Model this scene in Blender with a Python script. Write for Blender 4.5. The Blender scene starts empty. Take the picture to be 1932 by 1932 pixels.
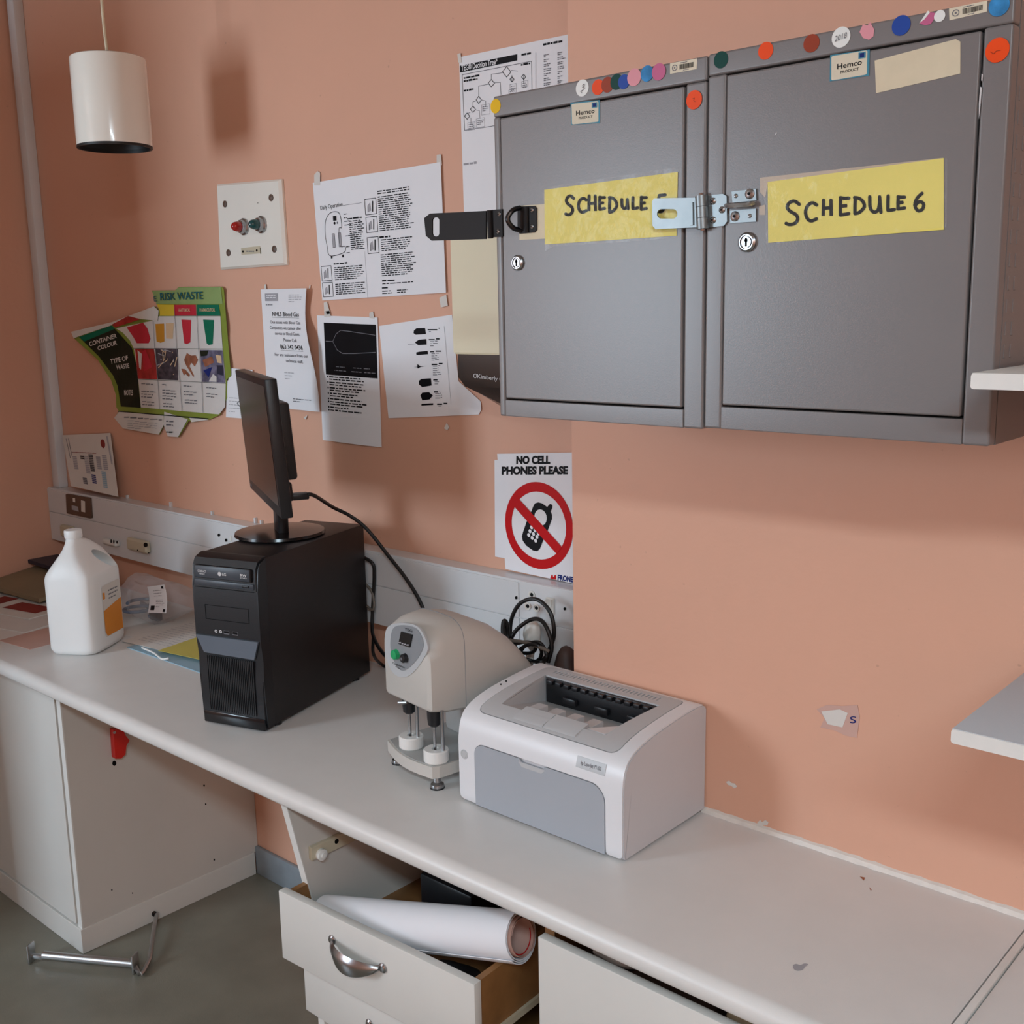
import bpy, bmesh, math, random
from mathutils import Vector, Matrix
from mathutils.geometry import tessellate_polygon

# ------------------------------------------------------------------ camera, world, light, exposure
SC = bpy.context.scene
COL = SC.collection
EYE = Vector((0, 0, 1.6))
FPX = 2080.8                       # focal length in pixels of the 1932 px frame
CR = Vector((0.744907864601852, 0.6668778917067749, -0.019650720267614424))   # camera right
CD = Vector((0.10702549084831638, -0.14851711261284553, -0.9831013231451886)) # camera down
CF = Vector((-0.658527005948113, 0.7302167793291732, -0.1820044989090755))    # camera forward
cam = bpy.data.cameras.new('camera')
cam.sensor_width = 36.0
cam.lens = 36.0 * FPX / 1932.0
cam.clip_start = 0.02
cam_o = bpy.data.objects.new('camera', cam)
cam_o.matrix_world = Matrix(((CR.x, -CD.x, -CF.x, EYE.x), (CR.y, -CD.y, -CF.y, EYE.y), (CR.z, -CD.z, -CF.z, EYE.z), (0, 0, 0, 1)))
COL.objects.link(cam_o)
SC.camera = cam_o

world = bpy.data.worlds.new('world')
SC.world = world
world.use_nodes = True
world.node_tree.nodes['Background'].inputs[0].default_value = (0.75, 0.85, 1.0, 1)
world.node_tree.nodes['Background'].inputs[1].default_value = 1.0

def area(name, loc, target, sx, sy, power, col):
    l = bpy.data.lights.new(name, 'AREA'); l.shape = 'RECTANGLE'; l.size = sx; l.size_y = sy
    l.energy = power; l.color = col
    o = bpy.data.objects.new(name, l); o.location = loc
    o.rotation_euler = (Vector(target) - Vector(loc)).to_track_quat('-Z', 'Y').to_euler()
    COL.objects.link(o); return o
# daylight through the window in the wall behind the photographer's left (its glint lies on the cupboard doors)
area('window_front_offscreen', (-3.13, -2.10, 1.68), (-3.13, 0, 1.68), 0.74, 1.25, 64, (0.66, 0.85, 1.0))
# the room's ceiling lamp: the shelf throws its shadow on the pier, the worktop throws its shadow on the cabinet side
area('ceiling_lamp_offscreen', (0.9, -0.9, 2.66), (0.9, -0.9, 0), 1.2, 0.3, 74, (0.68, 0.88, 1.0))

SC.view_settings.view_transform = 'Standard'
SC.view_settings.look = 'None'
SC.view_settings.gamma = 1.0
SC.view_settings.use_curve_mapping = False
SC.view_settings.exposure = 0.0

# ------------------------------------------------------------------ helpers
random.seed(7)
R = math.radians
def P(px, py, X=None, Y=None, Z=None, pl=None):
    """world point seen at a photo pixel on a known plane"""
    d = CF + CR * ((px - 966) / FPX) + CD * ((py - 966) / FPX)
    if X is not None: s = X / d.x
    elif Y is not None: s = Y / d.y
    elif Z is not None: s = (Z - 1.6) / d.z
    else: s = (pl[0] - EYE).dot(pl[1]) / d.dot(pl[1])
    return EYE + d * s
def lin(h):
    h = h.lstrip('#'); o = []
    for i in (0, 2, 4):
        c = int(h[i:i+2], 16) / 255; o.append(c / 12.92 if c <= 0.04045 else ((c + 0.055) / 1.055) ** 2.4)
    return o
MATS = {}
def M(name, hexc=None, rough=0.5, metal=0.0, var=0.06, vs=6.0, bump=0.0, bs=150.0, alpha=1.0, spec=None, coat=0.0, trans=0.0, emit=0.0, specks=0.0):
    if name in MATS: return MATS[name]
    if spec is None: spec = 0.15 if name.split('_')[0] in ('ink', 'sign', 'poster', 'paper', 'photo', 'st', 'label', 'yellow', 'marker', 'print', 'pink', 'red', 'beige', 'hole', 'gap') and name not in ('red_lens', 'red_plastic') else 0.5
    m = bpy.data.materials.new(name); m.use_nodes = True
    nt = m.node_tree; b = nt.nodes['Principled BSDF']
    c = lin(hexc)
    b.inputs['Roughness'].default_value = rough
    b.inputs['Metallic'].default_value = metal
    b.inputs['Specular IOR Level'].default_value = spec
    b.inputs['Coat Weight'].default_value = coat
    b.inputs['Alpha'].default_value = alpha
    b.inputs['Transmission Weight'].default_value = trans
    if emit:
        b.inputs['Emission Color'].default_value = c + [1]; b.inputs['Emission Strength'].default_value = emit
    tc = nt.nodes.new('ShaderNodeTexCoord')
    n = nt.nodes.new('ShaderNodeTexNoise'); n.inputs['Scale'].default_value = vs; n.inputs['Detail'].default_value = 5
    nt.links.new(tc.outputs['Object'], n.inputs['Vector'])
    ramp = nt.nodes.new('ShaderNodeValToRGB')
    ramp.color_ramp.elements[0].position = 0.3; ramp.color_ramp.elements[1].position = 0.7
    ramp.color_ramp.elements[0].color = [x * (1 - var) for x in c] + [1]
    ramp.color_ramp.elements[1].color = [min(1, x * (1 + var)) for x in c] + [1]
    nt.links.new(n.outputs['Fac'], ramp.inputs['Fac'])
    out = ramp.outputs['Color']
    if specks:
        s = nt.nodes.new('ShaderNodeTexNoise'); s.inputs['Scale'].default_value = 55; s.inputs['Detail'].default_value = 2
        nt.links.new(tc.outputs['Object'], s.inputs['Vector'])
        r2 = nt.nodes.new('ShaderNodeValToRGB'); r2.color_ramp.elements[0].position = 0.76; r2.color_ramp.elements[1].position = 0.80
        r2.color_ramp.elements[0].color = (0, 0, 0, 1); r2.color_ramp.elements[1].color = (specks, specks, specks, 1)
        nt.links.new(s.outputs['Fac'], r2.inputs['Fac'])
        mx = nt.nodes.new('ShaderNodeMixRGB'); mx.inputs['Color2'].default_value = [x * 0.35 for x in c] + [1]
        nt.links.new(r2.outputs['Color'], mx.inputs['Fac']); nt.links.new(out, mx.inputs['Color1']); out = mx.outputs['Color']
    nt.links.new(out, b.inputs['Base Color'])
    if bump:
        n2 = nt.nodes.new('ShaderNodeTexNoise'); n2.inputs['Scale'].default_value = bs; n2.inputs['Detail'].default_value = 3
        nt.links.new(tc.outputs['Object'], n2.inputs['Vector'])
        bp = nt.nodes.new('ShaderNodeBump'); bp.inputs['Strength'].default_value = bump; bp.inputs['Distance'].default_value = 0.002
        nt.links.new(n2.outputs['Fac'], bp.inputs['Height']); nt.links.new(bp.outputs['Normal'], b.inputs['Normal'])
    MATS[name] = m; return m

M('wall_paint', 'DDA88E', 0.55, var=0.03, vs=1.7, bump=0.25, bs=60, specks=0.25)
M('floor_vinyl', '7C776A', 0.35, var=0.10, vs=9, bump=0.15, bs=300, specks=0.5)
M('ceiling_paint', 'C9C4BA', 0.8, var=0.02)
M('skirting_grey', '8F979E', 0.45, var=0.1, vs=20)
M('laminate', 'DEDAD6', 0.32, var=0.02, vs=14, bump=0.12, bs=900)
M('white_board', 'DCD8D2', 0.4, var=0.03, vs=5)
M('white_edge', 'E4E1DC', 0.4, var=0.04, vs=30)
M('panel_board', 'D2CCC5', 0.45, var=0.03, vs=4)
M('wood_box', '8A6038', 0.5, var=0.25, vs=18)
M('cab_grey', '787271', 0.33, var=0.02, vs=8, bump=0.05, bs=600, spec=0.5)
M('chrome', 'A8A8AA', 0.24, metal=1, var=0.03)
M('steel', 'B9BABB', 0.32, metal=1, var=0.06, vs=40)
M('zinc', '8F9698', 0.46, metal=1, var=0.10, vs=25)
M('black_metal', '231F1F', 0.5, var=0.1, spec=0.15)
M('black_plastic', '16171B', 0.38, var=0.1, bump=0.1, bs=500)
M('black_case', '1B1718', 0.42, var=0.05, bump=0.2, bs=700)
M('black_gloss', '101013', 0.18, var=0.05)
M('dark_grey', '3A3F47', 0.4, var=0.05)
M('silver_bezel', '6C7480', 0.35, metal=0.3, var=0.05)
M('screen', '0E0D0E', 0.22, var=0.02, spec=0.5)
M('cable_black', '141212', 0.45, var=0.05)
M('cable_grey', '6E655C', 0.5, var=0.05)
M('hdpe', 'F1F0EE', 0.42, var=0.015, bump=0.08, bs=60)
M('orange_label', 'E08A2B', 0.5, var=0.05)
M('paper', 'EDEBEE', 0.7, var=0.015, vs=9)
M('paper_old', 'DAD3CC', 0.7, var=0.04, vs=9)
M('ink', '17161A', 0.6, var=0.1)
M('ink_grey', '77757A', 0.6, var=0.1)
M('ink_pale', 'A9A6AB', 0.6, var=0.1)
M('photo_black', '0F0E12', 0.35, var=0.2, vs=15)
M('sign_red', 'C4161B', 0.4, var=0.03)
M('sign_blue', '1E2B6E', 0.5, var=0.03)
M('yellow_card', 'E8D870', 0.5, var=0.03, vs=12)
M('marker', '0D0A09', 0.6, var=0.2, vs=60)
M('cream', 'E2D6B8', 0.4, var=0.02)
M('brown_plastic', '3A302C', 0.22, var=0.05)
M('print_white', 'CFCBCB', 0.5, var=0.02)
M('beige', 'D9CBB0', 0.55, var=0.05, vs=30)
M('old_tape', 'CDB9A5', 0.4, var=0.06, vs=30, alpha=0.75)
M('clear_tape', 'F4F0EC', 0.10, var=0.02, alpha=0.035, bump=1.0, bs=40, spec=0.5)
M('trunk_white', 'DADADB', 0.2, var=0.02)
M('socket_white', 'E3DFD8', 0.35, var=0.02)
M('socket_cream', 'C9BDA4', 0.4, var=0.06)
M('socket_brown', '5C4436', 0.5, var=0.15)
M('hole', '0B0A0A', 0.6)
M('lamp_white', 'EFE9DF', 0.16, var=0.015, coat=0.3)
M('lamp_black', '141010', 0.5)
M('red_lens', 'B01712', 0.12, var=0.1, coat=0.5)
M('green_lens', '0B4A4C', 0.12, var=0.1, coat=0.5)
M('machine_grey', 'C9C4BD', 0.45, var=0.015, bump=0.1, bs=600)
M('machine_grey2', 'A8A8A6', 0.45, var=0.02)
M('machine_panel', 'BDBFC1', 0.4, var=0.02)
M('machine_panel2', '8C8F93', 0.4, var=0.02)
M('green_button', '1FA766', 0.35)
M('cup_white', 'ECEAE6', 0.35)
M('printer_white', 'E3E2E4', 0.35, var=0.01)
M('printer_side', 'CBCACD', 0.45, var=0.015, bump=0.1, bs=600)
M('printer_grey', 'BDBDBE', 0.45, var=0.02)
M('printer_door', 'A6AAB1', 0.45, var=0.02)
M('red_plastic', 'D11F16', 0.3)
M('kraft', '8B7A60', 0.7, var=0.08)
M('navy', '1E2238', 0.5)
M('pink_paper', 'CFA79A', 0.7)
M('red_print', '8A3833', 0.6, var=0.2)
M('sky_folder', '93B3C4', 0.45)
M('yellow_paper', 'C9B860', 0.6)
M('bag_film', 'DAD8DC', 0.15, alpha=0.24, bump=0.8, bs=30)
M('bag_tube', '5E6878', 0.25, alpha=0.85)
M('poster_green', '87943F', 0.5, var=0.1, vs=12)
M('poster_green2', '8FA468', 0.5, var=0.08, vs=12)
M('poster_yellow', 'D8B838', 0.5, var=0.08)
M('poster_red', 'C4303E', 0.5, var=0.06)
M('poster_teal', '0E6B50', 0.5, var=0.06)
M('poster_dark', '1F2419', 0.5, var=0.1)
M('poster_white', 'D9D2CD', 0.55, var=0.03)
M('poster_redphoto', 'A8322E', 0.5, var=0.35, vs=30)
M('poster_brown', '9A6048', 0.5, var=0.3, vs=40)
M('poster_dkphoto', '4A4046', 0.5, var=0.5, vs=60)
M('poster_purple', '6A6478', 0.5, var=0.5, vs=50)
M('poster_amber', 'C98A2E', 0.5, var=0.1)
M('poster_pale', 'D9B893', 0.5, var=0.05)
M('poster_teal_text', '1C5A62', 0.5)
M('cover_brown', '4A3630', 0.6, var=0.3, vs=20)
M('caulk', 'E2D8CF', 0.5, var=0.06, vs=60, bump=0.5, bs=90)
M('chip_red', 'A6603F', 0.7)
M('light_tube', 'FFF4E2', 0.4, emit=1.5)
M('glass_sky', 'F2F6FF', 0.05, alpha=0.2)
M('st_yellow', 'E3B512', 0.4); M('st_orange', 'F0501E', 0.4); M('st_brown', '9A4028', 0.4)
M('st_green', '0E4038', 0.4); M('st_blue', '2C4CA0', 0.4); M('st_pink', 'E29AA4', 0.4)
M('st_mag', 'C8688F', 0.4); M('st_white', 'EDEDEA', 0.4); M('st_sky', '3D87C0', 0.4, var=0.3, vs=80)
M('label_blue', '4C8BA0', 0.4); M('label_cream', 'DDD2BC', 0.45)

# --- mesh helpers: each adds a shape to a bmesh
def bx(bm, x0, x1, y0, y1, z0, z1, bev=0.0, seg=2, rot=None):
    r = bmesh.ops.create_cube(bm, size=1.0)
    vs = r['verts']
    for v in vs:
        v.co = Vector(((x0 + x1) / 2 + v.co.x * (x1 - x0), (y0 + y1) / 2 + v.co.y * (y1 - y0), (z0 + z1) / 2 + v.co.z * (z1 - z0)))
    if rot is not None: bmesh.ops.transform(bm, matrix=rot, verts=vs)
    if bev:
        es = list({e for v in vs for e in v.link_edges})
        bmesh.ops.bevel(bm, geom=es, offset=bev, segments=seg, profile=0.5, affect='EDGES')
    return bm
def frame_axes(d):
    d = Vector(d).normalized()
    a = Vector((0, 0, 1)) if abs(d.z) < 0.9 else Vector((1, 0, 0))
    u = d.cross(a).normalized(); return u, d.cross(u).normalized(), d
def rings(bm, ringlist, closed=True, cap=True):
    L = [[bm.verts.new(p) for p in r] for r in ringlist]
    n = len(L[0])
    for a, b in zip(L, L[1:]):
        for i in range(n if closed else n - 1):
            j = (i + 1) % n
            try: bm.faces.new((a[i], a[j], b[j], b[i]))
            except ValueError: pass
    if cap:
        for r in (L[0], L[-1]):
            try: bm.faces.new(r)
            except ValueError: pass
    return L
def cyl(bm, p0, p1, r0, r1=None, n=20):
    r1 = r0 if r1 is None else r1
    p0 = Vector(p0); p1 = Vector(p1); u, v, d = frame_axes(p1 - p0)
    rings(bm, [[p + (u * math.cos(2 * math.pi * i / n) + v * math.sin(2 * math.pi * i / n)) * r for i in range(n)] for p, r in ((p0, r0), (p1, r1))])
    return bm
def lathe(bm, c, prof, axis=(0, 0, 1), n=28, cap=True):
    c = Vector(c); u, v, d = frame_axes(axis)
    rings(bm, [[c + d * h + (u * math.cos(2 * math.pi * i / n) + v * math.sin(2 * math.pi * i / n)) * max(r, 1e-5) for i in range(n)] for r, h in prof], cap=cap)
    return bm
def crom(pts, k=8, closed=False):
    pts = [Vector(p) for p in pts]; out = []; n = len(pts)
    rng = range(n if closed else n - 1)
    for i in rng:
        p1 = pts[i]; p2 = pts[(i + 1) % n]
        p0 = pts[i - 1] if (i > 0 or closed) else p1 + (p1 - p2)
        p3 = pts[(i + 2) % n] if (i + 2 < n or closed) else p2 + (p2 - p1)
        for j in range(k):
            t = j / k
            out.append(0.5 * ((2 * p1) + (p2 - p0) * t + (2 * p0 - 5 * p1 + 4 * p2 - p3) * t * t + (3 * p1 - p0 - 3 * p2 + p3) * t ** 3))
    if not closed: out.append(pts[-1])
    return out
def tube(bm, pts, r, n=10, smooth=8, closed=False, flat=None):
    path = crom(pts, smooth, closed) if smooth else [Vector(p) for p in pts]
    rl = []; N = len(path); u = None
    for i, p in enumerate(path):
        d = (path[(i + 1) % N] - path[i - 1]) if closed else (path[min(i + 1, N - 1)] - path[max(i - 1, 0)])
        d = d.normalized()
        if u is None: u = frame_axes(d)[0]
        u = (u - d * u.dot(d)).normalized(); v = d.cross(u)
        rl.append([p + (u * math.cos(2 * math.pi * k / n) + v * math.sin(2 * math.pi * k / n)) * r for k in range(n)])
    if closed: rl.append(rl[0]); rings(bm, rl, cap=False); bmesh.ops.remove_doubles(bm, verts=bm.verts, dist=1e-6)
    else: rings(bm, rl)
    return bm
def poly2d(bm, loops, step=None):
    """fill 2D loops (first outer, then holes) into bm at z=0; optional slicing on a grid"""
    b2 = bmesh.new()
    L3 = [[Vector((x, y, 0)) for x, y in lp] for lp in loops]
    vs = [b2.verts.new(p) for lp in L3 for p in lp]
    for t in tessellate_polygon(L3):
        try: b2.faces.new([vs[i] for i in t])
        except ValueError: pass
    if step:
        xs = [v.co.x for v in vs]; ys = [v.co.y for v in vs]
        for ax, lo, hi, st in ((0, min(xs), max(xs), step[0]), (1, min(ys), max(ys), step[1])):
            if not st: continue
            k = math.floor(lo / st) + 1
            while k * st < hi:
                co = Vector((k * st, 0, 0)) if ax == 0 else Vector((0, k * st, 0))
                no = Vector((1, 0, 0)) if ax == 0 else Vector((0, 1, 0))
                bmesh.ops.bisect_plane(b2, geom=b2.verts[:] + b2.edges[:] + b2.faces[:], plane_co=co, plane_no=no)
                k += 1
    bmesh.ops.recalc_face_normals(b2, faces=b2.faces)
    m = {v: bm.verts.new(v.co) for v in b2.verts}
    fs = []
    for f in b2.faces:
        try: fs.append(bm.faces.new([m[v] for v in f.verts]))
        except ValueError: pass
    b2.free()
    return list(m.values()), fs
def plate(bm, loops, fn, off, step=None):
    """slab: 2D loops -> fn(x,y) surface, thickened by the vector (or fn) off"""
    vs, fs = poly2d(bm, loops, step)
    base = {v: (v.co.x, v.co.y) for v in vs}
    r = bmesh.ops.extrude_face_region(bm, geom=fs, use_keep_orig=True)
    nv = [g for g in r['geom'] if isinstance(g, bmesh.types.BMVert)]
    for v in nv:
        p = fn(v.co.x, v.co.y); o = off(v.co.x, v.co.y) if callable(off) else off
        v.co = Vector(p) + Vector(o)
    for v in vs: v.co = Vector(fn(*base[v]))
    return bm
def rrect(x0, x1, y0, y1, r, n=5):
    o = []
    for cx, cy, a in ((x1 - r, y1 - r, 0), (x0 + r, y1 - r, 90), (x0 + r, y0 + r, 180), (x1 - r, y0 + r, 270)):
        for i in range(n + 1):
            t = R(a + 90 * i / n); o.append((cx + r * math.cos(t), cy + r * math.sin(t)))
    return o
def circ(cx, cy, rx, ry=None, n=24):
    ry = rx if ry is None else ry
    return [(cx + rx * math.cos(2 * math.pi * i / n), cy + ry * math.sin(2 * math.pi * i / n)) for i in range(n)]

ROOT = {}
def obj(name, bm, mat, parent=None, local=False, smooth=True, ang=35, label=None, recalc=True, wn=False):
    if recalc: bmesh.ops.recalc_face_normals(bm, faces=bm.faces)
    root = parent
    while root is not None and root.parent is not None: root = root.parent
    if root is not None and not local and root in ROOT:
        bmesh.ops.transform(bm, matrix=ROOT[root].inverted(), verts=bm.verts)
    me = bpy.data.meshes.new(name); bm.to_mesh(me); bm.free()
    if smooth:
        for p in me.polygons: p.use_smooth = True
        me.set_sharp_from_angle(angle=R(ang))
    me.materials.append(MATS[mat])
    o = bpy.data.objects.new(name, me); COL.objects.link(o)
    if parent is not None: o.parent = parent
    if label: o['label'] = label
    if wn:
        w_ = o.modifiers.new('weighted_normals', 'WEIGHTED_NORMAL'); w_.keep_sharp = True
    return o
def thing(name, label, cat, loc=(0, 0, 0), rz=0.0, group=None):
    o = bpy.data.objects.new(name, None); COL.objects.link(o); o.empty_display_size = 0.05
    o.location = loc; o.rotation_euler = (0, 0, rz)
    ROOT[o] = Matrix.Translation(Vector(loc)) @ Matrix.Rotation(rz, 4, 'Z')
    o['label'] = label; o['category'] = cat
    if group: o['group'] = group
    return o
def tag(o, label, cat, group=None):
    o['label'] = label; o['category'] = cat
    if group: o['group'] = group
    return o
def struct(name, bm, mat, parent=None, **k):
    o = obj(name, bm, mat, parent, **k)
    if parent is None: o['kind'] = 'structure'
    return o
def box(name, mat, parent, x0, x1, y0, y1, z0, z1, bev=0.0, seg=2, **k):
    return obj(name, bx(bmesh.new(), x0, x1, y0, y1, z0, z1, bev, seg), mat, parent, wn=bev > 0, **k)

# --- text and print on surfaces
_tc = {}
def textmesh(s, bold=0.0):
    key = (s, bold)
    if key not in _tc:
        cu = bpy.data.curves.new('lettering', 'FONT'); cu.body = s; cu.size = 1; cu.resolution_u = 3; cu.offset = bold
        ob = bpy.data.objects.new('lettering', cu); COL.objects.link(ob)
        bpy.context.view_layer.update()
        me = bpy.data.meshes.new_from_object(ob.evaluated_get(bpy.context.evaluated_depsgraph_get()))
        vs = [(v.co.x / 0.70, v.co.y / 0.70) for v in me.vertices]; fs = [tuple(p.vertices) for p in me.polygons]
        bpy.data.objects.remove(ob); bpy.data.curves.remove(cu); bpy.data.meshes.remove(me)
        _tc[key] = (vs, fs)
    return _tc[key]
SPLIT = {'picture', 'screw_hole', 'code_mark', 'phone_key', 'usb_port', 'usb_slot', 'audio_jack', 'silhouette', 'torn_sticker', 'torn_strip', 'scratch', 'rivet', 'port', 'printed_block', 'paint_spot', 'printed_photo'}
class Ink:
    """prints flat marks onto a surface fn(a,b)->point, raised by eps along n; one mesh per ink colour"""
    def __init__(s, fn, n=(0, -1, 0), eps=0.0006, step=None):
        s.fn = fn; s.n = Vector(n); s.eps = eps; s.step = step; s.b = {}; s.names = {}
    def bm(s, mat, name=None):
        k = (mat, name or ('printed_text' if mat.startswith('ink') else 'printed_area'))
        if name in SPLIT: s.k = getattr(s, 'k', 0) + 1; k = k + (s.k,)
        if k not in s.b: s.b[k] = bmesh.new()
        return s.b[k]
    def poly(s, pts, mat='ink', name=None, lift=0.0, holes=()):
        bm = s.bm(mat, name); vs, fs = poly2d(bm, [pts] + list(holes), s.step)
        for v in vs: v.co = s.fn(v.co.x, v.co.y) + s.n * (s.eps + lift)
    def rect(s, a0, b0, a1, b1, mat='ink', name=None, lift=0.0):
        s.poly([(a0, b0), (a1, b0), (a1, b1), (a0, b1)], mat, name, lift)
    def line(s, p, q, w, mat='ink', name=None, lift=0.0, asp=1.0):
        d = Vector((q[0] - p[0], (q[1] - p[1]) * asp)); d.normalize()
        nx, ny = -d.y * w / 2, d.x * w / 2 / asp
        s.poly([(p[0] + nx, p[1] + ny), (q[0] + nx, q[1] + ny), (q[0] - nx, q[1] - ny), (p[0] - nx, p[1] - ny)], mat, name, lift)
    def pathline(s, pts, w, mat='ink', name=None, lift=0.0, asp=1.0, closed=False):
        q = list(pts) + ([pts[0]] if closed else [])
        for a, b in zip(q, q[1:]): s.line(a, b, w, mat, name, lift, asp)
    def text(s, t, p0, p1, up, mat='ink', bold=0.0, name=None, lift=0.0):
        vs, fs = textmesh(t, bold)
        if not vs: return
        x0 = min(v[0] for v in vs); x1 = max(v[0] for v in vs)
        ex = ((p1[0] - p0[0]) / (x1 - x0), (p1[1] - p0[1]) / (x1 - x0))
        bm = s.bm(mat, name); nv = []
        for x, y in vs:
            x -= x0
            nv.append(bm.verts.new(s.fn(p0[0] + ex[0] * x + up[0] * y, p0[1] + ex[1] * x + up[1] * y) + s.n * (s.eps + lift)))
        for f in fs:
            try: bm.faces.new([nv[i] for i in f])
            except ValueError: pass
    def para(s, a0, a1, b0, n, db, h, mat='ink', ragged=0.25, rnd=None, word=0.03, slant=0.0, name=None, lift=0.0):
        """n lines of tiny unreadable words starting at (a0,b0), going by db"""
        rnd = rnd or random
        for i in range(n):
            b = b0 + db * i; end = a1 - (a1 - a0) * ragged * rnd.random() * (1 if i < n - 1 else 2)
            a = a0
            while a < end:
                w = word * (0.5 + rnd.random()); e = min(a + w, end)
                y = b + slant * (a - a0)
                s.rect(a, y, e, y + h * (0.7 + 0.3 * rnd.random()), mat, name, lift)
                a = e + word * 0.22
    def done(s, parent, local=False):
        for key, bm in s.b.items():
            o = obj(key[1], bm, key[0], parent, local=local, smooth=False, recalc=False)
            if key[1] not in SPLIT: o['kind'] = 'stuff'
def quad(TL, TR, BR, BL, bulge=None, n=(0, -1, 0)):
    TL, TR, BR, BL = map(Vector, (TL, TR, BR, BL)); n = Vector(n)
    def f(u, v):
        p = (BL * (1 - u) + BR * u) * (1 - v) + (TL * (1 - u) + TR * u) * v
        return p + n * (bulge(u, v) if bulge else 0)
    return f
def sheet(name, label, cat, fn, mat='paper', outline=None, th=0.0007, step=(0.1, 0.1), group=None, n=(0, -1, 0)):
    bm = bmesh.new()
    plate(bm, [outline or [(0, 0), (1, 0), (1, 1), (0, 1)]], fn, Vector(n) * -th, step)
    o = obj(name, bm, mat, None, ang=50)
    return tag(o, label, cat, group)

# ------------------------------------------------------------------ the room
YW = 1.70      # back wall
YP = 1.517     # face of the pier that steps forward
XP = -1.222    # its left corner
XL, XR, YF, ZC = -3.56, 1.6, -2.05, 2.75
ZT = 0.75      # worktop height
struct('floor', bx(bmesh.new(), XL - .3, XR + .1, YF - .2, YW + .1, -.1, 0), 'floor_vinyl')
struct('ceiling', bx(bmesh.new(), XL - .3, XR + .1, YF - .2, YW + .1, ZC, ZC + .1), 'ceiling_paint')
struct('wall_back', bx(bmesh.new(), XL - .3, XP + .002, YW, YW + .1, 0, ZC), 'wall_paint')
struct('wall_pier', bx(bmesh.new(), XP, XR + .1, YP, YW + .1, 0, ZC), 'wall_paint')
struct('wall_right', bx(bmesh.new(), XR, XR + .1, YF, YP, 0, ZC), 'wall_paint')
struct('wall_left', bx(bmesh.new(), XL - .25, XL, YF, YW, 0, ZC), 'wall_paint')
wx0, wx1, wz0, wz1 = -3.54, -2.72, 1.0, 2.36
bm = bmesh.new()
for a in ((XL - .3, wx0, 0, ZC), (wx1, XR + .1, 0, ZC), (wx0, wx1, 0, wz0), (wx0, wx1, wz1, ZC)): bx(bm, a[0], a[1], YF - .2, YF, a[2], a[3])
struct('wall_front', bm, 'wall_paint')
bm = bmesh.new()
for a in ((wx0, wx0 + .03, wz0, wz1), (wx1 - .03, wx1, wz0, wz1), (wx0, wx1, wz0, wz0 + .03), (wx0, wx1, wz1 - .03, wz1)): bx(bm, a[0], a[1], YF - .12, YF - .08, a[2], a[3])
win = struct('window_1', bm, 'white_board')
obj('window_pane', bx(bmesh.new(), wx0 + .03, wx1 - .03, YF - .106, YF - .100, wz0 + .03, wz1 - .03), 'glass_sky', win)
struct('baseboard_back', bx(bmesh.new(), -2.55, XP, YW - .012, YW, 0, .085, .003), 'skirting_grey')
bm = bmesh.new()
rl = []
for i in range(60):
    x = XP + .28 + (.402 + .4) * i / 59 * 1.02
    w = .007 + .0025 * random.random()
    rl.append([Vector((x, YP, ZT)), Vector((x, YP - w, ZT)), Vector((x, YP - w * .6, ZT + w * .8)), Vector((x, YP, ZT + w * 1.1))])
rings(bm, rl)
struct('trim_1', bm, 'caulk')
# added tall cupboard, out of view at left, placed to shade the wall corner
t = thing('shade_cupboard', 'tall white two-door storage cupboard against the left wall', 'cupboard', (-3.3, .45, 0))
box('carcass', 'white_board', t, XL + .001, -2.92, .2, .7, 0, 2.3, .003)
for y in (.204, .452): 
    dr = box('door', 'white_board', t, -2.919, -2.90, y, y + .244, .06, 2.28, .002)
    box('handle', 'steel', dr, -2.90, -2.88, .425 if y < .3 else .465, .435 if y < .3 else .475, 1.0, 1.12, .002)
# ceiling fitting that holds the ceiling lamp
for lx, ly, lb in ((.9, -.9, 'white ceiling batten with two glowing tubes behind the photographer'),):
    t = thing('ceiling_lamp', lb, 'lamp', (lx, ly, ZC))
    box('housing', 'white_board', t, lx - .65, lx + .65, ly - .12, ly + .12, ZC - .05, ZC, .006)
    for y in (-.07, .07):
        obj('tube', cyl(bmesh.new(), (lx - .6, ly + y, ZC - .065), (lx + .6, ly + y, ZC - .065), .014), 'light_tube', t)

# ------------------------------------------------------------------ worktop and under-worktop units
def nose(x0, x1, yb):
    pr = []
    for i in range(9):
        a = R(90 + 90 * i / 8); pr.append((1.105 + .020 + .020 * math.cos(a), ZT - .020 + .020 * math.sin(a)))
    for i in range(1, 6):
        a = R(180 + 90 * i / 5); pr.append((1.105 + .012 + .012 * math.cos(a), ZT - .036 + .012 + .012 * math.sin(a)))
    pr += [(yb, ZT - .036), (yb, ZT)]
    bm = bmesh.new(); rings(bm, [[Vector((x, y, z)) for y, z in pr] for x in (x0, x1)])
    return bm
XS = -.411
bm = nose(XL, XS, YP)
bx(bm, XL, XP, YP, YW, ZT - .036, ZT)
wt = tag(obj('worktop', bm, 'laminate', None), 'long pale laminate worktop with rounded front edge running under the printer', 'worktop')
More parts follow.
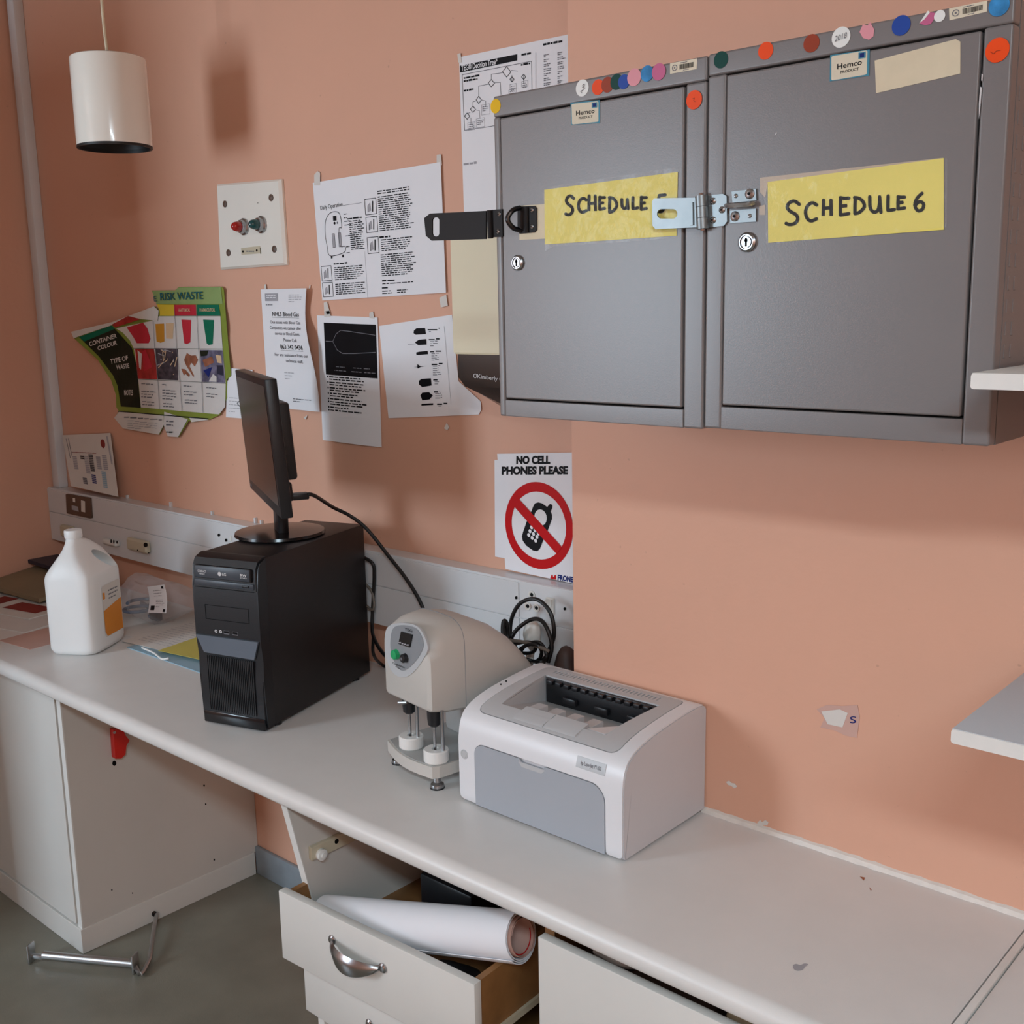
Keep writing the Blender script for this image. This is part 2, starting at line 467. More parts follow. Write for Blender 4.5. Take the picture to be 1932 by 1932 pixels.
# dents and stains on the worktop
I = Ink(lambda a, b: P(a, b, Z=ZT), n=(0, 0, 1), eps=.0004)
I.poly([(v.x, v.y) for v in crom([Vector(p + (0,)) for p in ((1496, 1822), (1502, 1819), (1510, 1821), (1518, 1818), (1525, 1820), (1519, 1824), (1514, 1830), (1505, 1832), (1498, 1829))], 4, True)], 'ink_pale', 'stain')
I.poly([(1622, 1654), (1632, 1656), (1630, 1662)], 'chip_red', 'paint_spot')
I.poly([(1640, 1674), (1645, 1680), (1642, 1680)], 'chip_red', 'paint_spot')
I.done(wt)
obj('joint_strip', bx(bmesh.new(), XS + .003, XS + .012, 1.106, YP, ZT - .03, ZT + .003, .001), 'white_edge', wt)
tag(obj('worktop', nose(XS + .0145, XR, YP), 'laminate', None), 'pale worktop section beyond the joint strip, below the shelves', 'worktop')

# left base cabinet
t = thing('base_cabinet', 'white base cabinet with closed door and low plinth under worktop', 'cabinet', (-3.05, 1.45, 0))
box('side_panel', 'panel_board', t, -2.568, -2.55, 1.165, YW - .001, .066, ZT - .036, .0012)
box('edge_band', 'white_edge', t, -2.569, -2.549, 1.1625, 1.166, .05, ZT - .036)
d = box('door', 'white_board', t, -3.05, -2.5755, 1.160, 1.178, .072, ZT - .045, .0015)
box('door', 'white_board', t, XL + .01, -3.053, 1.160, 1.178, .072, ZT - .045, .0015)
box('carcass', 'panel_board', t, XL, -2.569, 1.30, YW - .001, .07, ZT - .036)
box('plinth', 'white_board', t, XL, -2.547, 1.157, YW - .014, 0, .067, .002)
bm = bmesh.new(); 
Ib = Ink(lambda a, b: P(a, b, X=-2.5495), n=(1, 0, 0), eps=.0004)
for (a, b, r) in ((215.5, 1440, 4), (385, 1482, 1.6), (388, 1517, 1.4), (211, 1679, 1.4), (404, 1622, 1.6), (250, 1685, 1.2)):
    Ib.poly(circ(a, b, r, r * 1.3, 8), 'hole', 'screw_hole')
Ib.done(t)
# red plastic piece stuck on the side panel
bm = bmesh.new()
plate(bm, [[(207, 1374), (218, 1372), (226, 1375), (230, 1384), (238, 1394), (232, 1403), (230, 1420), (222, 1428), (211, 1428), (209, 1400)]],
      lambda a, b: P(a, b, X=-2.549), Vector((.018, 0, 0)))
o = tag(obj('cable_clip', bm, 'red_plastic'), 'small red plastic clip fixed on cabinet side under worktop', 'clip')
obj('screw', lathe(bmesh.new(), P(216, 1382, X=-2.531) , [(.0035, -.002), (.0035, .001), (0.001, .0015)], (1, 0, 0), 10), 'steel', o)

# drawer unit with a missing top drawer
def handle(parent, A, B, out, drop):
    """cup bow handle between two fixing points A and B on a face whose outward normal is out"""
    A = Vector(A); B = Vector(B); bm = bmesh.new(); n = 18; rl = []
    for i in range(n + 1):
        s = i / n; p = A.lerp(B, s); k = math.sin(math.pi * s) ** .75
        c = p + Vector(out) * (.004 + .026 * k) + Vector((0, 0, -1)) * drop * k
        wz = .0045 + .014 * k
        rl.append([c + Vector((0, 0, wz)) + Vector(out) * -.002, c + Vector(out) * .003 + Vector((0, 0, wz * .6)), c + Vector(out) * .0055, c + Vector(out) * .003 - Vector((0, 0, wz * .8)), c - Vector((0, 0, wz)) - Vector(out) * .002, c - Vector(out) * .0005])
    rings(bm, rl)
    for q, s in ((A, -1), (B, 1)):
        lathe(bm, q + Vector((s * .004, 0, 0)), [(.009, 0), (.009, .002), (.006, .0045), (.0, .005)], out, 12)
    return obj('handle', bm, 'chrome', parent, label='chrome bow handle')
def drawer(parent, FL, ang, wdt, zb, zt, depth, front_h, wood='wood_box', sh=.80):
    """FL: front lower-left outer corner (x,y); returns the box part with front as sub-part"""
    m = Matrix.Translation((FL[0], FL[1], 0)) @ Matrix.Rotation(ang, 4, 'Z')
    bm = bmesh.new(); y0, y1 = .017, .017 + depth; z0, z1 = zb + .012, zb + front_h * sh
    for a in ((.006, .018, y0, y1, z0, z1), (wdt - .018, wdt - .006, y0, y1, z0, z1), (.018, wdt - .018, y1 - .012, y1, z0, z1), (.018, wdt - .018, y0, y1, z0 + .006, z0 + .012)):
        bx(bm, *a)
    bmesh.ops.transform(bm, matrix=m, verts=bm.verts)
    d = obj('drawer', bm, wood, parent, label='wooden drawer box')
    bm = bmesh.new(); bx(bm, 0, wdt, 0, .017, zb, zt, .0015)
    bmesh.ops.transform(bm, matrix=m, verts=bm.verts)
    obj('drawer_front', bm, 'white_board', d, label='white drawer front')
    for xx in (.0, wdt - .006):
        bm = bmesh.new(); bx(bm, xx, xx + .006, y0 + .002, y1, z0 + .004, z0 + .016)
        bmesh.ops.transform(bm, matrix=m, verts=bm.verts)
        obj('runner', bm, 'socket_cream', d, label='cream drawer runner')
    return d, m
t = thing('drawer_unit', 'white drawer unit missing its top drawer, second drawer pulled out', 'drawer unit', (-1.36, 1.4, 0))
bm = bmesh.new()
plate(bm, [[(1.122, ZT - .037), (YW - .013, ZT - .037), (YW - .013, 0.0), (1.18, 0.0), (1.18, .45)]], lambda y, z: Vector((-1.6, y, z)), Vector((.016, 0, 0)))
obj('side_panel', bm, 'panel_board', t)
bm = bmesh.new()
plate(bm, [[(1.1205, ZT - .037), (1.1225, ZT - .037), (1.1805, .45), (1.1805, 0), (1.1785, 0), (1.1785, .45)]], lambda y, z: Vector((-1.601, y, z)), Vector((.018, 0, 0)))
obj('edge_band', bm, 'white_edge', t)
box('side_panel', 'wood_box', t, -1.03, -1.014, 1.20, YP, 0, ZT - .037)
box('back_panel', 'wood_box', t, -1.584, XP, YW - .03, YW - .02, 0, ZT - .037)
box('plinth', 'white_board', t, -1.598, -1.03, 1.21, 1.225, 0, .07)
box('runner', 'socket_cream', t, -1.584, -1.574, 1.165, 1.55, .585, .612, .002)
obj('roller', lathe(bmesh.new(), (-1.574, 1.185, .592), [(.011, 0), (.011, .008), (.005, .009), (.005, .012), (0, .012)], (1, 0, 0), 16), 'cup_white', t, label='white runner roller')
for y in (1.225, 1.33): obj('screw_hole', cyl(bmesh.new(), (-1.5745, y, .602), (-1.5735, y, .602), .005, n=10), 'hole', t)
d1, m1 = drawer(t, (-1.6, 1.104), math.atan2(.024, .48), .482, .405, .543, .355, .138, sh=.96)
f = Vector((math.sin(.05), -math.cos(.05), 0))
handle(d1, m1 @ Vector((.150, -.0005, .497)), m1 @ Vector((.270, -.0005, .492)), f, .009)
d3, m3 = drawer(t, (-1.6, 1.150), 0, .48, .272, .40, .33, .128)
handle(d3, m3 @ Vector((.195, -.0005, .33)), m3 @ Vector((.305, -.0005, .33)), (0, -1, 0), .009)
d4, m4 = drawer(t, (-1.6, 1.190), 0, .48, .12, .262, .29, .14)
# right drawer unit
t = thing('drawer_unit', 'white drawer unit with one tall drawer slightly open, right of the rolled paper', 'drawer unit', (-.7, 1.4, 0))
box('side_panel', 'wood_box', t, -1.008, -.992, 1.178, YP, 0, ZT - .037)
box('side_panel', 'white_board', t, -.43, -.414, 1.172, YP, 0, ZT - .037)
box('plinth', 'white_board', t, -.99, -.43, 1.21, 1.225, 0, .07)
drawer(t, (-1.0, 1.148), 0, .585, .41, .665, .33, .22, 'wood_box')
drawer(t, (-1.0, 1.155), 0, .585, .10, .402, .33, .30, 'wood_box')
# things in the right drawer
bm = bmesh.new(); lathe(bm, P(1402, 1912, Y=1.20) - Vector((0, 0, .012)), [(.0, -.03), (.02, -.03), (.022, -.01), (.022, .008), (.017, .014), (.0, .016)], (0, 0, 1), 18)
tag(obj('jar', bm, 'cream'), 'cream rounded jar inside the right drawer', 'jar')
bm = bmesh.new(); bx(bm, -.95, -.72, 1.19, 1.30, .615, .64, .004)
tag(obj('folded_cloth', bm, 'cover_brown'), 'folded dark brown cloth lying in right drawer', 'cloth')
bm = bmesh.new(); tube(bm, [(-.93, 1.20, .645), (-.88, 1.19, .65), (-.86, 1.21, .645)], .006, 8)
tag(obj('crumpled_tissue', bm, 'paper'), 'small white crumpled tissue in right drawer', 'tissue')
# lumps in the left drawer
def lump(c, s, seed, amt=.25, sub=3, zmin=-9):
    bm = bmesh.new(); bmesh.ops.create_icosphere(bm, subdivisions=sub, radius=1)
    rn = random.Random(seed); ks = [(Vector((rn.uniform(-1, 1), rn.uniform(-1, 1), rn.uniform(-1, 1))).normalized(), rn.uniform(2, 7), rn.uniform(0, 6)) for _ in range(7)]
    for v in bm.verts:
        d = sum(math.sin(v.co.dot(a) * b + q) for a, b, q in ks) / 7
        p = v.co * (1 + amt * d)
        v.co = Vector((c[0] + p.x * s[0], c[1] + p.y * s[1], max(zmin, c[2] + p.z * s[2])))
    return bm
tag(obj('black_bag', lump((-1.245, 1.205, .455), (.075, .045, .028), 4, zmin=.4285), 'black_plastic'), 'crumpled shiny black plastic bag in open drawer beneath paper roll', 'bag')
tag(obj('black_box', bx(bmesh.new(), -1.47, -1.33, 1.34, 1.44, .4285, .525, .006), 'black_plastic'), 'black box standing at back of open drawer', 'box')
# roll of paper
t = thing('paper_roll', 'large white rolled-up poster lying across the open drawer', 'paper roll', (-1.3, 1.2, .5))
A = Vector((-1.553, 1.174, .4740)); B = Vector((-1.105, 1.226, .5865))
u, v, dd = frame_axes(B - A)
def spiral(r0, r1, turns, th, ph=0, n=90):
    o = []
    for i in range(n + 1):
        s = i / n; a = ph + 2 * math.pi * turns * s; r = r0 + (r1 - r0) * s; o.append((r * math.cos(a), r * math.sin(a)))
    for i in range(n, -1, -1):
        s = i / n; a = ph + 2 * math.pi * turns * s; r = r0 + (r1 - r0) * s - th; o.append((r * math.cos(a), r * math.sin(a)))
    return o
def rollpart(r0, r1, turns, th, ph, e0, e1):
    pr = spiral(r0, r1, turns, th, ph); bm = bmesh.new()
    L = [[bm.verts.new(p + u * x + v * y) for x, y in pr] for p in (A + dd * e0, B + dd * e1)]
    n = len(pr)
    for i in range(n):
        j = (i + 1) % n; bm.faces.new((L[0][i], L[0][j], L[1][j], L[1][i]))
    h = n // 2
    for r in L:
        for i in range(h - 1): bm.faces.new((r[i], r[i + 1], r[n - 2 - i], r[n - 1 - i]))
    return bm
obj('outer_sheet', rollpart(.043, .036, 2.2, .0012, .6, 0, 0), 'paper', t)
obj('inner_sheet', rollpart(.0345, .029, 1.6, .001, 2.0, 0, .004), 'pink_paper', t)
bm = bmesh.new()
for a in (0.4, 1.2):
    rr = .0275
    tube(bm, [B + dd * (-.001) + u * rr * math.cos(a + k * .25) + v * rr * math.sin(a + k * .25) for k in range(9)], .0009, 6, 3)
obj('red_stripe', bm, 'sign_red', t)

# ------------------------------------------------------------------ floor bracket
t = thing('foot_bracket', 'silver metal roll-bar bracket hinged to cabinet plinth, lying on floor', 'bracket', (-2.45, 1.2, 0))
a = Vector((-2.585, 1.075, .022)); b = Vector((-2.372, 1.205, .022)); dv = (b - a).normalized(); sd = Vector((-dv.y, dv.x, 0))
obj('bar', cyl(bmesh.new(), a, b, .011, n=16), 'steel', t)
for q, h in ((a - dv * .035, .05), (b, .048)):
    bm = bmesh.new(); bx(bm, -.003, .003, -.014, .014, 0, h, .002, rot=Matrix.Translation((q.x, q.y, 0.001)) @ Matrix.Rotation(math.atan2(dv.y, dv.x), 4, 'Z'))
    obj('end_plate', bm, 'steel', t)
bm = bmesh.new(); bx(bm, -.036, .006, -.006, .006, .010, .022, .002, rot=Matrix.Translation((a.x, a.y, 0.001)) @ Matrix.Rotation(math.atan2(dv.y, dv.x), 4, 'Z'))
obj('link', bm, 'steel', t)
hp = P(296, 1723, X=-2.542)
obj('arm', tube(bmesh.new(), [b + Vector((0, 0, -.008)), P(266, 1838, Z=.010), P(281, 1812, Z=.012), P(284, 1800, Z=.016), hp.lerp(P(284, 1800, Z=.016), .4) + Vector((0, 0, .006)), hp], .0055, 8, 4), 'steel', t)
obj('hinge_pin', cyl(bmesh.new(), hp + Vector((-.006, -.006, 0)), hp + Vector((.004, -.006, 0)), .007, n=12), 'black_metal', t)

# ------------------------------------------------------------------ wall shelves
for k, (z, lab) in enumerate(((1.528, 'chipped white board shelf beside the grey steel cupboard'), (1.157, 'grey-white board shelf with chipped front edge, below the cupboards'))):
    bm = bmesh.new(); bx(bm, -.394, 1.3, 1.12, YP, z - .0155, z, .0008)
    o = tag(obj('wall_shelf', bm, 'printer_side' if k else 'white_board'), lab, 'shelf')
    bm = bmesh.new(); plate(bm, [rrect(-.3945, 1.3, z - .0160, z - .0006, .003)], lambda x, y: Vector((x, 1.1190, y)), Vector((0, .0025, 0)))
    obj('edge_band', bm, 'white_edge', o)
    for x in (-.25, .5, 1.2):
        bm = bmesh.new(); bx(bm, x, x + .02, 1.2, YP, z - .03, z - .0155, .001); obj('bracket', bm, 'steel', o)

# ------------------------------------------------------------------ grey steel cupboards
YC = 1.215
def crop4(c, r): return (780 + c * .31056, r * .31056)
def crop5(c, r): return (1300 + c * .32712, r * .32712)
def on(cropf, Y): return lambda a, b: P(*cropf(a, b), Y=Y)
LET = {
 'S': [[(.92, .86), (.6, 1), (.25, .92), (.12, .72), (.35, .55), (.7, .42), (.82, .22), (.6, .04), (.25, .0), (.0, .06)]],
 'C': [[(.92, .88), (.6, 1), (.25, .85), (.08, .5), (.2, .15), (.5, 0), (.9, .12)]],
 'H': [[(.15, 1), (.12, 0)], [(.82, 1), (.85, 0)], [(.13, .48), (.83, .52)]],
 'E': [[(.9, .97), (.5, .96), (.15, 1)], [(.18, 1), (.15, .5), (.15, 0)], [(.15, .0), (.5, .03), (.9, .08)], [(.15, .5), (.75, .54)]],
 'D': [[(.18, .95), (.15, .5), (.15, 0)], [(.15, 0), (.5, .08), (.88, .42), (.75, .78), (.4, .97), (.05, 1)]],
 'U': [[(.08, 1), (.12, .3), (.38, .02), (.68, .12), (.8, .5), (.82, 1)], [(.82, 1), (.86, .5), (.92, 0)]],
 'L': [[(.2, 1), (.18, .5), (.18, .02)], [(.18, .02), (.5, .03), (.9, .08)]],
 '5': [[(.95, 1), (.3, .97)], [(.3, .97), (.2, .62), (.6, .62), (.85, .35), (.6, .05), (.1, .05)]],
 '6': [[(.72, 1), (.3, .72), (.1, .32), (.35, 0), (.75, .08), (.85, .38), (.5, .52), (.15, .33)]]}
def hand(I, word, boxes, w):
    for ch, (x0, x1, y0, y1) in zip(word, boxes):
        for st in LET[ch]:
            q = [(x0 + a * (x1 - x0), y1 + b * (y0 - y1)) for a, b in st]
            q = [(v.x, v.y) for v in crom([Vector((a, b, 0)) for a, b in q], 5)]
            I.pathline(q, w, 'marker', 'handwriting')
            for a in q[::2]: I.poly(circ(a[0], a[1], w / 2, n=8), 'marker', 'handwriting')
def cupboard(label, x0, x1, z0, z1, dx0, dx1, dz0, dz1):
    t = thing('steel_cupboard', label, 'cupboard', ((x0 + x1) / 2, YP, z0))
    th = .0015; bm = bmesh.new()
    bx(bm, x0, x0 + .01, YC + .02, YP, z0, z1); bx(bm, x1 - .01, x1, YC + .02, YP, z0, z1)
    bx(bm, x0 + .01, x1 - .01, YC + .02, YP, z0, z0 + .01); bx(bm, x0 + .01, x1 - .01, YC + .02, YP, z1 - .01, z1)
    bx(bm, x0 + .01, x1 - .01, YP - .01, YP, z0 + .01, z1 - .01)
    obj('body', bm, 'cab_grey', t)
    g = .0022
    box('top_rail', 'cab_grey', t, x0, x1, YC, YC + .02, dz1 + g, z1 + .001, .003, 3)
    box('bottom_rail', 'cab_grey', t, dx0 - .002, dx1 + g, YC + .0006, YC + .02, z0, dz0 - g, .0015)
    box('stile', 'cab_grey', t, x0, dx0 - g * .5, YC, YC + .02, z0, dz1 + g, .003, 3)
    box('stile', 'cab_grey', t, dx1 + g, x1, YC, YC + .02, z0, dz1 + g, .003, 3)
    box('door', 'cab_grey', t, dx0, dx1, YC - .0005, YC + .018, dz0, dz1, .0025, 3)
    return t
def label_quad(parent, cf, pts, mat, name, Y, th=.0006):
    bm = bmesh.new(); plate(bm, [pts], on(cf, Y), Vector((0, -th, 0)), None); return obj(name, bm, mat, parent, smooth=False)
def dots(parent, cf, lst, Y):
    for i, (c, r, mat, k) in enumerate(lst):
        ctr = P(*cf(c, r), Y=Y); bm = bmesh.new()
        plate(bm, [circ(ctr.x, ctr.z, .0098 * k, n=22)], lambda x, z: Vector((x, Y - i * .00008, z)), Vector((0, -.0005, 0)))
        obj('sticker', bm, mat, parent, smooth=False, label=mat[3:].replace('mag', 'magenta').replace('sky', 'sky blue') + ' round sticker')
def lock(parent, px, py, r):
    c = P(px, py, Y=YC - .0005)
    o = obj('lock', lathe(bmesh.new(), c, [(r, 0), (r, .003), (r * .8, .005), (r * .72, .005), (r * .70, .003), (r * .6, .003), (r * .55, .0045), (0, .0045)], (0, -1, 0), 28), 'chrome', parent, label='round chrome cylinder lock')
    bm = bmesh.new(); bx(bm, c.x - .0012, c.x + .0012, c.y - .0049, c.y - .004, c.z - .005, c.z + .005); cyl(bm, c + Vector((0, -.0049, .002)), c + Vector((0, -.004, .002)), .0022, n=10)
    obj('keyhole', bm, 'hole', o)
def screws(parent, pts, Y, r=.0034, mat='chrome'):
    for px, py in pts:
        c = P(px, py, Y=Y); o = obj('screw', lathe(bmesh.new(), c, [(r, .0), (r, .0008), (r * .6, .002), (0, .0023)], (0, -1, 0), 12), mat, parent)
        obj('screw_slot', cyl(bmesh.new(), c + Vector((0, -.0024, 0)), c + Vector((0, -.0019, 0)), r * .35, n=6), 'hole', o if False else parent)
def barcode(parent, cf, q, Y):
    fn = quad(*[P(*cf(*p), Y=Y) for p in q])
    bm = bmesh.new(); plate(bm, [[(0, 0), (1, 0), (1, 1), (0, 1)]], fn, Vector((0, -.0005, 0))); o = obj('barcode_label', bm, 'label_cream', parent, smooth=False, label='small white barcode label')
    I = Ink(fn, eps=.0008); rn = random.Random(3); a = .36
    while a < .9:
        w = rn.choice((.008, .014, .02)); I.rect(a, .25, a + w, .72, 'ink'); a += w + rn.choice((.01, .016))
    I.poly(circ(.18, .5, .10, .3, 16), 'ink_grey', holes=[circ(.18, .5, .075, .22, 16)]); I.poly(circ(.18, .5, .03, .1, 8), 'ink_grey')
    I.para(.38, .85, .82, 1, -.1, .08, 'ink_grey'); I.para(.5, .75, .1, 1, -.1, .07, 'ink_grey'); I.done(o)
def hemco(parent, cf, q, Y, blue):
    fn = quad(*[P(*cf(*p), Y=Y) for p in q]); bq = quad(*[P(*cf(*p), Y=Y) for p in blue])
    bm = bmesh.new(); plate(bm, [[(0, 0), (1, 0), (1, 1), (0, 1)]], bq, Vector((0, -.0004, 0))); o = obj('maker_label', bm, 'label_blue', parent, smooth=False, label='worn cream label printed Hemco PRODUCT')
    I = Ink(fn, eps=.0005)
    I.poly(rrect(0, 1, 0, 1, .06), 'label_cream', 'label_face')
    I.eps = .0008
    I.text('Hemco', (.17, .42), (.86, .45), (0, .22), 'ink', .012)
    I.text('PRODUCT', (.27, .22), (.78, .24), (0, .11), 'ink', .012)
    I.rect(.76, .70, .96, .96, 'label_blue'); I.rect(.80, .74, .92, .92, 'sign_blue', 'emblem', .0002); I.done(o)
def yellow_sign(parent, cf, q, word, boxes, w, tape, Y):
    fn0 = on(cf, Y)
    bm = bmesh.new(); plate(bm, [q], fn0, Vector((0, -.0006, 0)))
    o = obj('card_sign', bm, 'yellow_card', parent, smooth=False, label='yellow card hand-lettered ' + word[:-1] + ' ' + word[-1])
    I = Ink(fn0, eps=.0010); hand(I, word, boxes, w); I.done(o)
    rn = random.Random(len(word) + int(q[0][0]))
    def wob(a, b): return P(*cf(a, b), Y=Y - .0022 - .0006 * math.sin(a * .05 + b * .03) - .0005 * math.sin(a * .021 - b * .043))
    bm = bmesh.new(); plate(bm, [tape], wob, Vector((0, -.0001, 0)), (40, 40)); obj('clear_tape', bm, 'clear_tape', o, label='crinkled clear tape')

t = cupboard('grey steel cupboard with yellow card reading SCHEDULE 5, black hasp swung open', -1.1165, -.7630, 1.4415, 1.8950, -1.1035, -.795, 1.468, 1.865)
YS = YC - .0012
dots(t, crop4, [(500, 645, 'st_yellow', 1), (1027, 535, 'st_white', 1.1), (1122, 530, 'st_orange', 1), (1180, 515, 'st_brown', 1), (1235, 498, 'st_green', 1), (1280, 497, 'st_blue', .92), (1343, 470, 'st_pink', 1.1), (1422, 447, 'st_sky', 1), (1493, 437, 'st_mag', 1.05), (1708, 607, 'st_orange', 1.15)], YC)
I = Ink(on(crop4, YC), eps=.0016); I.pathline([(1030, 520), (1042, 512), (1042, 524), (1030, 530), (1044, 536), (1032, 548), (1020, 556), (1028, 566)], 3, 'ink_grey', 'pen_mark'); I.pathline([(1700, 600), (1712, 596), (1706, 612), (1716, 620)], 2.5, 'st_brown', 'pen_mark'); I.done(t)
barcode(t, crop4, [(1560, 385), (1725, 355), (1722, 420), (1560, 450)], YC)
hemco(t, crop4, [(962, 632), (1125, 615), (1125, 740), (965, 757)], YC - .0008, [(955, 625), (1133, 608), (1133, 748), (960, 758)])
for q in ([(640, 1250), (800, 1240), (800, 1450), (645, 1458)], ):
    label_quad(t, crop4, q, 'beige', 'paper_remnant', YC - .0006, .0003)
yellow_sign(t, crop4, [(797, 1153), (1607, 1045), (1600, 1432), (800, 1485)], 'SCHEDULE5',
            [(925, 980, 1190, 1305), (1000, 1058, 1205, 1290), (1062, 1116, 1190, 1282), (1128, 1168, 1198, 1272), (1185, 1245, 1200, 1290), (1265, 1310, 1212, 1268), (1328, 1370, 1200, 1268), (1380, 1422, 1198, 1272), (1480, 1535, 1184, 1290)], 19,
            [(790, 1140), (1612, 1015), (1610, 1445), (850, 1500), (800, 1525)], YC - .0009)
lock(t, 978, 496, .0108)
# black hasp swung out to the left
bm = bmesh.new()
sl = [crop4(a, b) for a, b in rrect(114, 157, 1320, 1437, 20, 5)]
plate(bm, [[crop4(*p) for p in [(65, 1325), (100, 1297), (440, 1281), (440, 1452), (110, 1462), (75, 1432)]], sl], lambda a, b: P(a, b, Y=1.213), Vector((0, .0022, 0)))
h = obj('hasp', bm, 'black_metal', t, label='black slotted hasp arm')
bm = bmesh.new(); cyl(bm, P(*crop4(462, 1278), Y=1.211), P(*crop4(468, 1448), Y=1.211), .0042, n=14); obj('hinge_barrel', bm, 'black_metal', h)
bm = bmesh.new(); plate(bm, [[crop4(*p) for p in [(450, 1290), (470, 1290), (472, 1440), (452, 1440)]]], lambda a, b: P(a, b, Y=1.211), Vector((0, .0022, 0))); obj('arm_step', bm, 'black_metal', h)
bm = bmesh.new(); plate(bm, [[crop4(*p) for p in [(476, 1275), (538, 1270), (542, 1437), (482, 1442)]]], lambda a, b: P(a, b, Y=YC - .0027), Vector((0, .0025, 0))); hp = obj('hasp_plate', bm, 'black_metal', t)
screws(t, [crop4(521, 1302), crop4(513, 1408)], YC - .0027)
# black staple on the door
bm = bmesh.new(); plate(bm, [[crop4(*p) for p in [(640, 1255), (735, 1250), (748, 1265), (748, 1395), (735, 1412), (645, 1420), (632, 1405), (632, 1270)]]], lambda a, b: P(a, b, Y=YC - .0028), Vector((0, .0018, 0)))
s = obj('staple', bm, 'black_metal', t, label='black staple plate with loop')
pa = P(*crop4(650, 1262), Y=YC - .003); pb = P(*crop4(650, 1400), Y=YC - .003)
bm = bmesh.new(); tube(bm, [pa, pa + Vector((-.004, -.012, -.004)), pa.lerp(pb, .5) + Vector((-.008, -.018, 0)), pb + Vector((-.004, -.012, .004)), pb], .0036, 10); obj('staple_loop', bm, 'black_gloss', s)
bm = bmesh.new(); cyl(bm, P(*crop4(688, 1258), Y=YC - .004), P(*crop4(690, 1412), Y=YC - .004), .0026, n=10); obj('staple_rib', bm, 'black_metal', s)
screws(t, [crop4(720, 1278), crop4(720, 1378), crop4(648, 1395)], YC - .0028)

t = cupboard('grey steel cupboard with yellow card reading SCHEDULE 6 and vented side', -.7612, -.4055, 1.4435, 1.8962, -.735, -.437, 1.474, 1.869)
dots(t, crop5, [(185, 345, 'st_green', 1), (443, 293, 'st_orange', 1), (707, 250, 'st_brown', 1), (878, 215, 'st_white', 1.12), (1225, 147, 'st_blue', 1.05), (1447, 93, 'st_white', .6), (1790, 33, 'st_sky', 1.05), (1780, 290, 'st_orange', 1.22)], YC)
I = Ink(on(crop5, YC), eps=.0007)
I.poly([(985, 185), (1005, 140), (1030, 148), (1048, 125), (1055, 145), (1070, 170), (1065, 210), (1040, 230), (1005, 220)], 'st_pink', 'torn_sticker')
I.poly([(1330, 138), (1385, 70), (1420, 75), (1422, 100), (1395, 140), (1365, 146)], 'st_mag', 'torn_sticker')
I.poly([(1330, 135), (1380, 62), (1392, 72), (1362, 110)], 'st_white', 'torn_sticker_back', .0003)
I.eps = .0016
I.text('2018', (843, 243), (912, 218), (4, -34), 'ink_grey', 0, 'pen_mark'); I.pathline([(1740, 300), (1760, 312), (1775, 295), (1800, 292)], 3, 'st_brown', 'pen_mark'); I.done(t)
barcode(t, crop5, [(1500, 50), (1722, 3), (1718, 68), (1503, 118)], YC)
hemco(t, crop5, [(822, 325), (1030, 290), (1026, 430), (822, 465)], YC - .0008, [(815, 318), (1043, 285), (1040, 436), (812, 470)])
label_quad(t, crop5, [(1072, 350), (1540, 226), (1566, 240), (1565, 425), (1080, 538)], 'beige', 'blank_label', YC - .0006)
for q in ([(410, 1025), (1465, 910), (1465, 930), (455, 1055), (440, 1140), (410, 1110)], [(405, 1190), (440, 1180), (440, 1240), (405, 1240)]):
    label_quad(t, crop5, q, 'old_tape', 'old_tape', YC - .0006, .0002)
yellow_sign(t, crop5, [(455, 1050), (1470, 912), (1470, 1325), (458, 1400)], 'SCHEDULE6',
            [(558, 645, 1160, 1295), (668, 745, 1170, 1275), (768, 832, 1155, 1245), (865, 930, 1140, 1240), (948, 1022, 1140, 1232), (1038, 1115, 1135, 1225), (1140, 1192, 1130, 1215), (1200, 1250, 1135, 1205), (1298, 1365, 1115, 1215)], 20,
            [(430, 1045), (1490, 915), (1485, 1310), (445, 1410)], YC - .0009)
lock(t, 1411, 457, .0118)
# zinc hasp folded across to the other cupboard
ya = YC - .010
bm = bmesh.new()
plate(bm, [[crop4(a, b) for a, b in ((1462, 1205), (1450, 1225), (1452, 1370), (1470, 1392), (1735, 1380), (1730, 1200))], [crop4(a, b) for a, b in rrect(1480, 1603, 1270, 1328, 27, 5)]], lambda a, b: P(a, b, Y=ya), Vector((0, .0022, 0)))
h = obj('hasp', bm, 'zinc', t, label='zinc-plated hasp arm with slot')
bm = bmesh.new(); plate(bm, [[crop4(*p) for p in ((1675, 1230), (1695, 1228), (1697, 1368), (1677, 1370))]], lambda a, b: P(a, b, Y=ya - .002), Vector((0, .003, 0))); obj('arm_rib', bm, 'zinc', h)
c0 = P(*crop4(1748, 1188), Y=YC - .008); c1 = P(*crop4(1758, 1392), Y=YC - .008)
for k in range(3):
    q0 = c0.lerp(c1, k / 3 + .008); q1 = c0.lerp(c1, (k + 1) / 3 - .008)
    obj('hinge_knuckle', cyl(bmesh.new(), q0, q1, .0075, n=18), 'zinc', h)
obj('hinge_pin', cyl(bmesh.new(), c0 + Vector((0, 0, .003)), c1 - Vector((0, 0, .002)), .003, n=10), 'chrome', h)
bm = bmesh.new(); plate(bm, [[crop4(*p) for p in ((1770, 1188), (1880, 1178), (1902, 1192), (1905, 1345), (1885, 1372), (1775, 1385))]], lambda a, b: P(a, b, Y=YC - .0035), Vector((0, .003, 0))); obj('hasp_plate', bm, 'zinc', t)
screws(t, [crop4(1820, 1222), crop4(1875, 1275), crop4(1820, 1337)], YC - .0035, .0042)
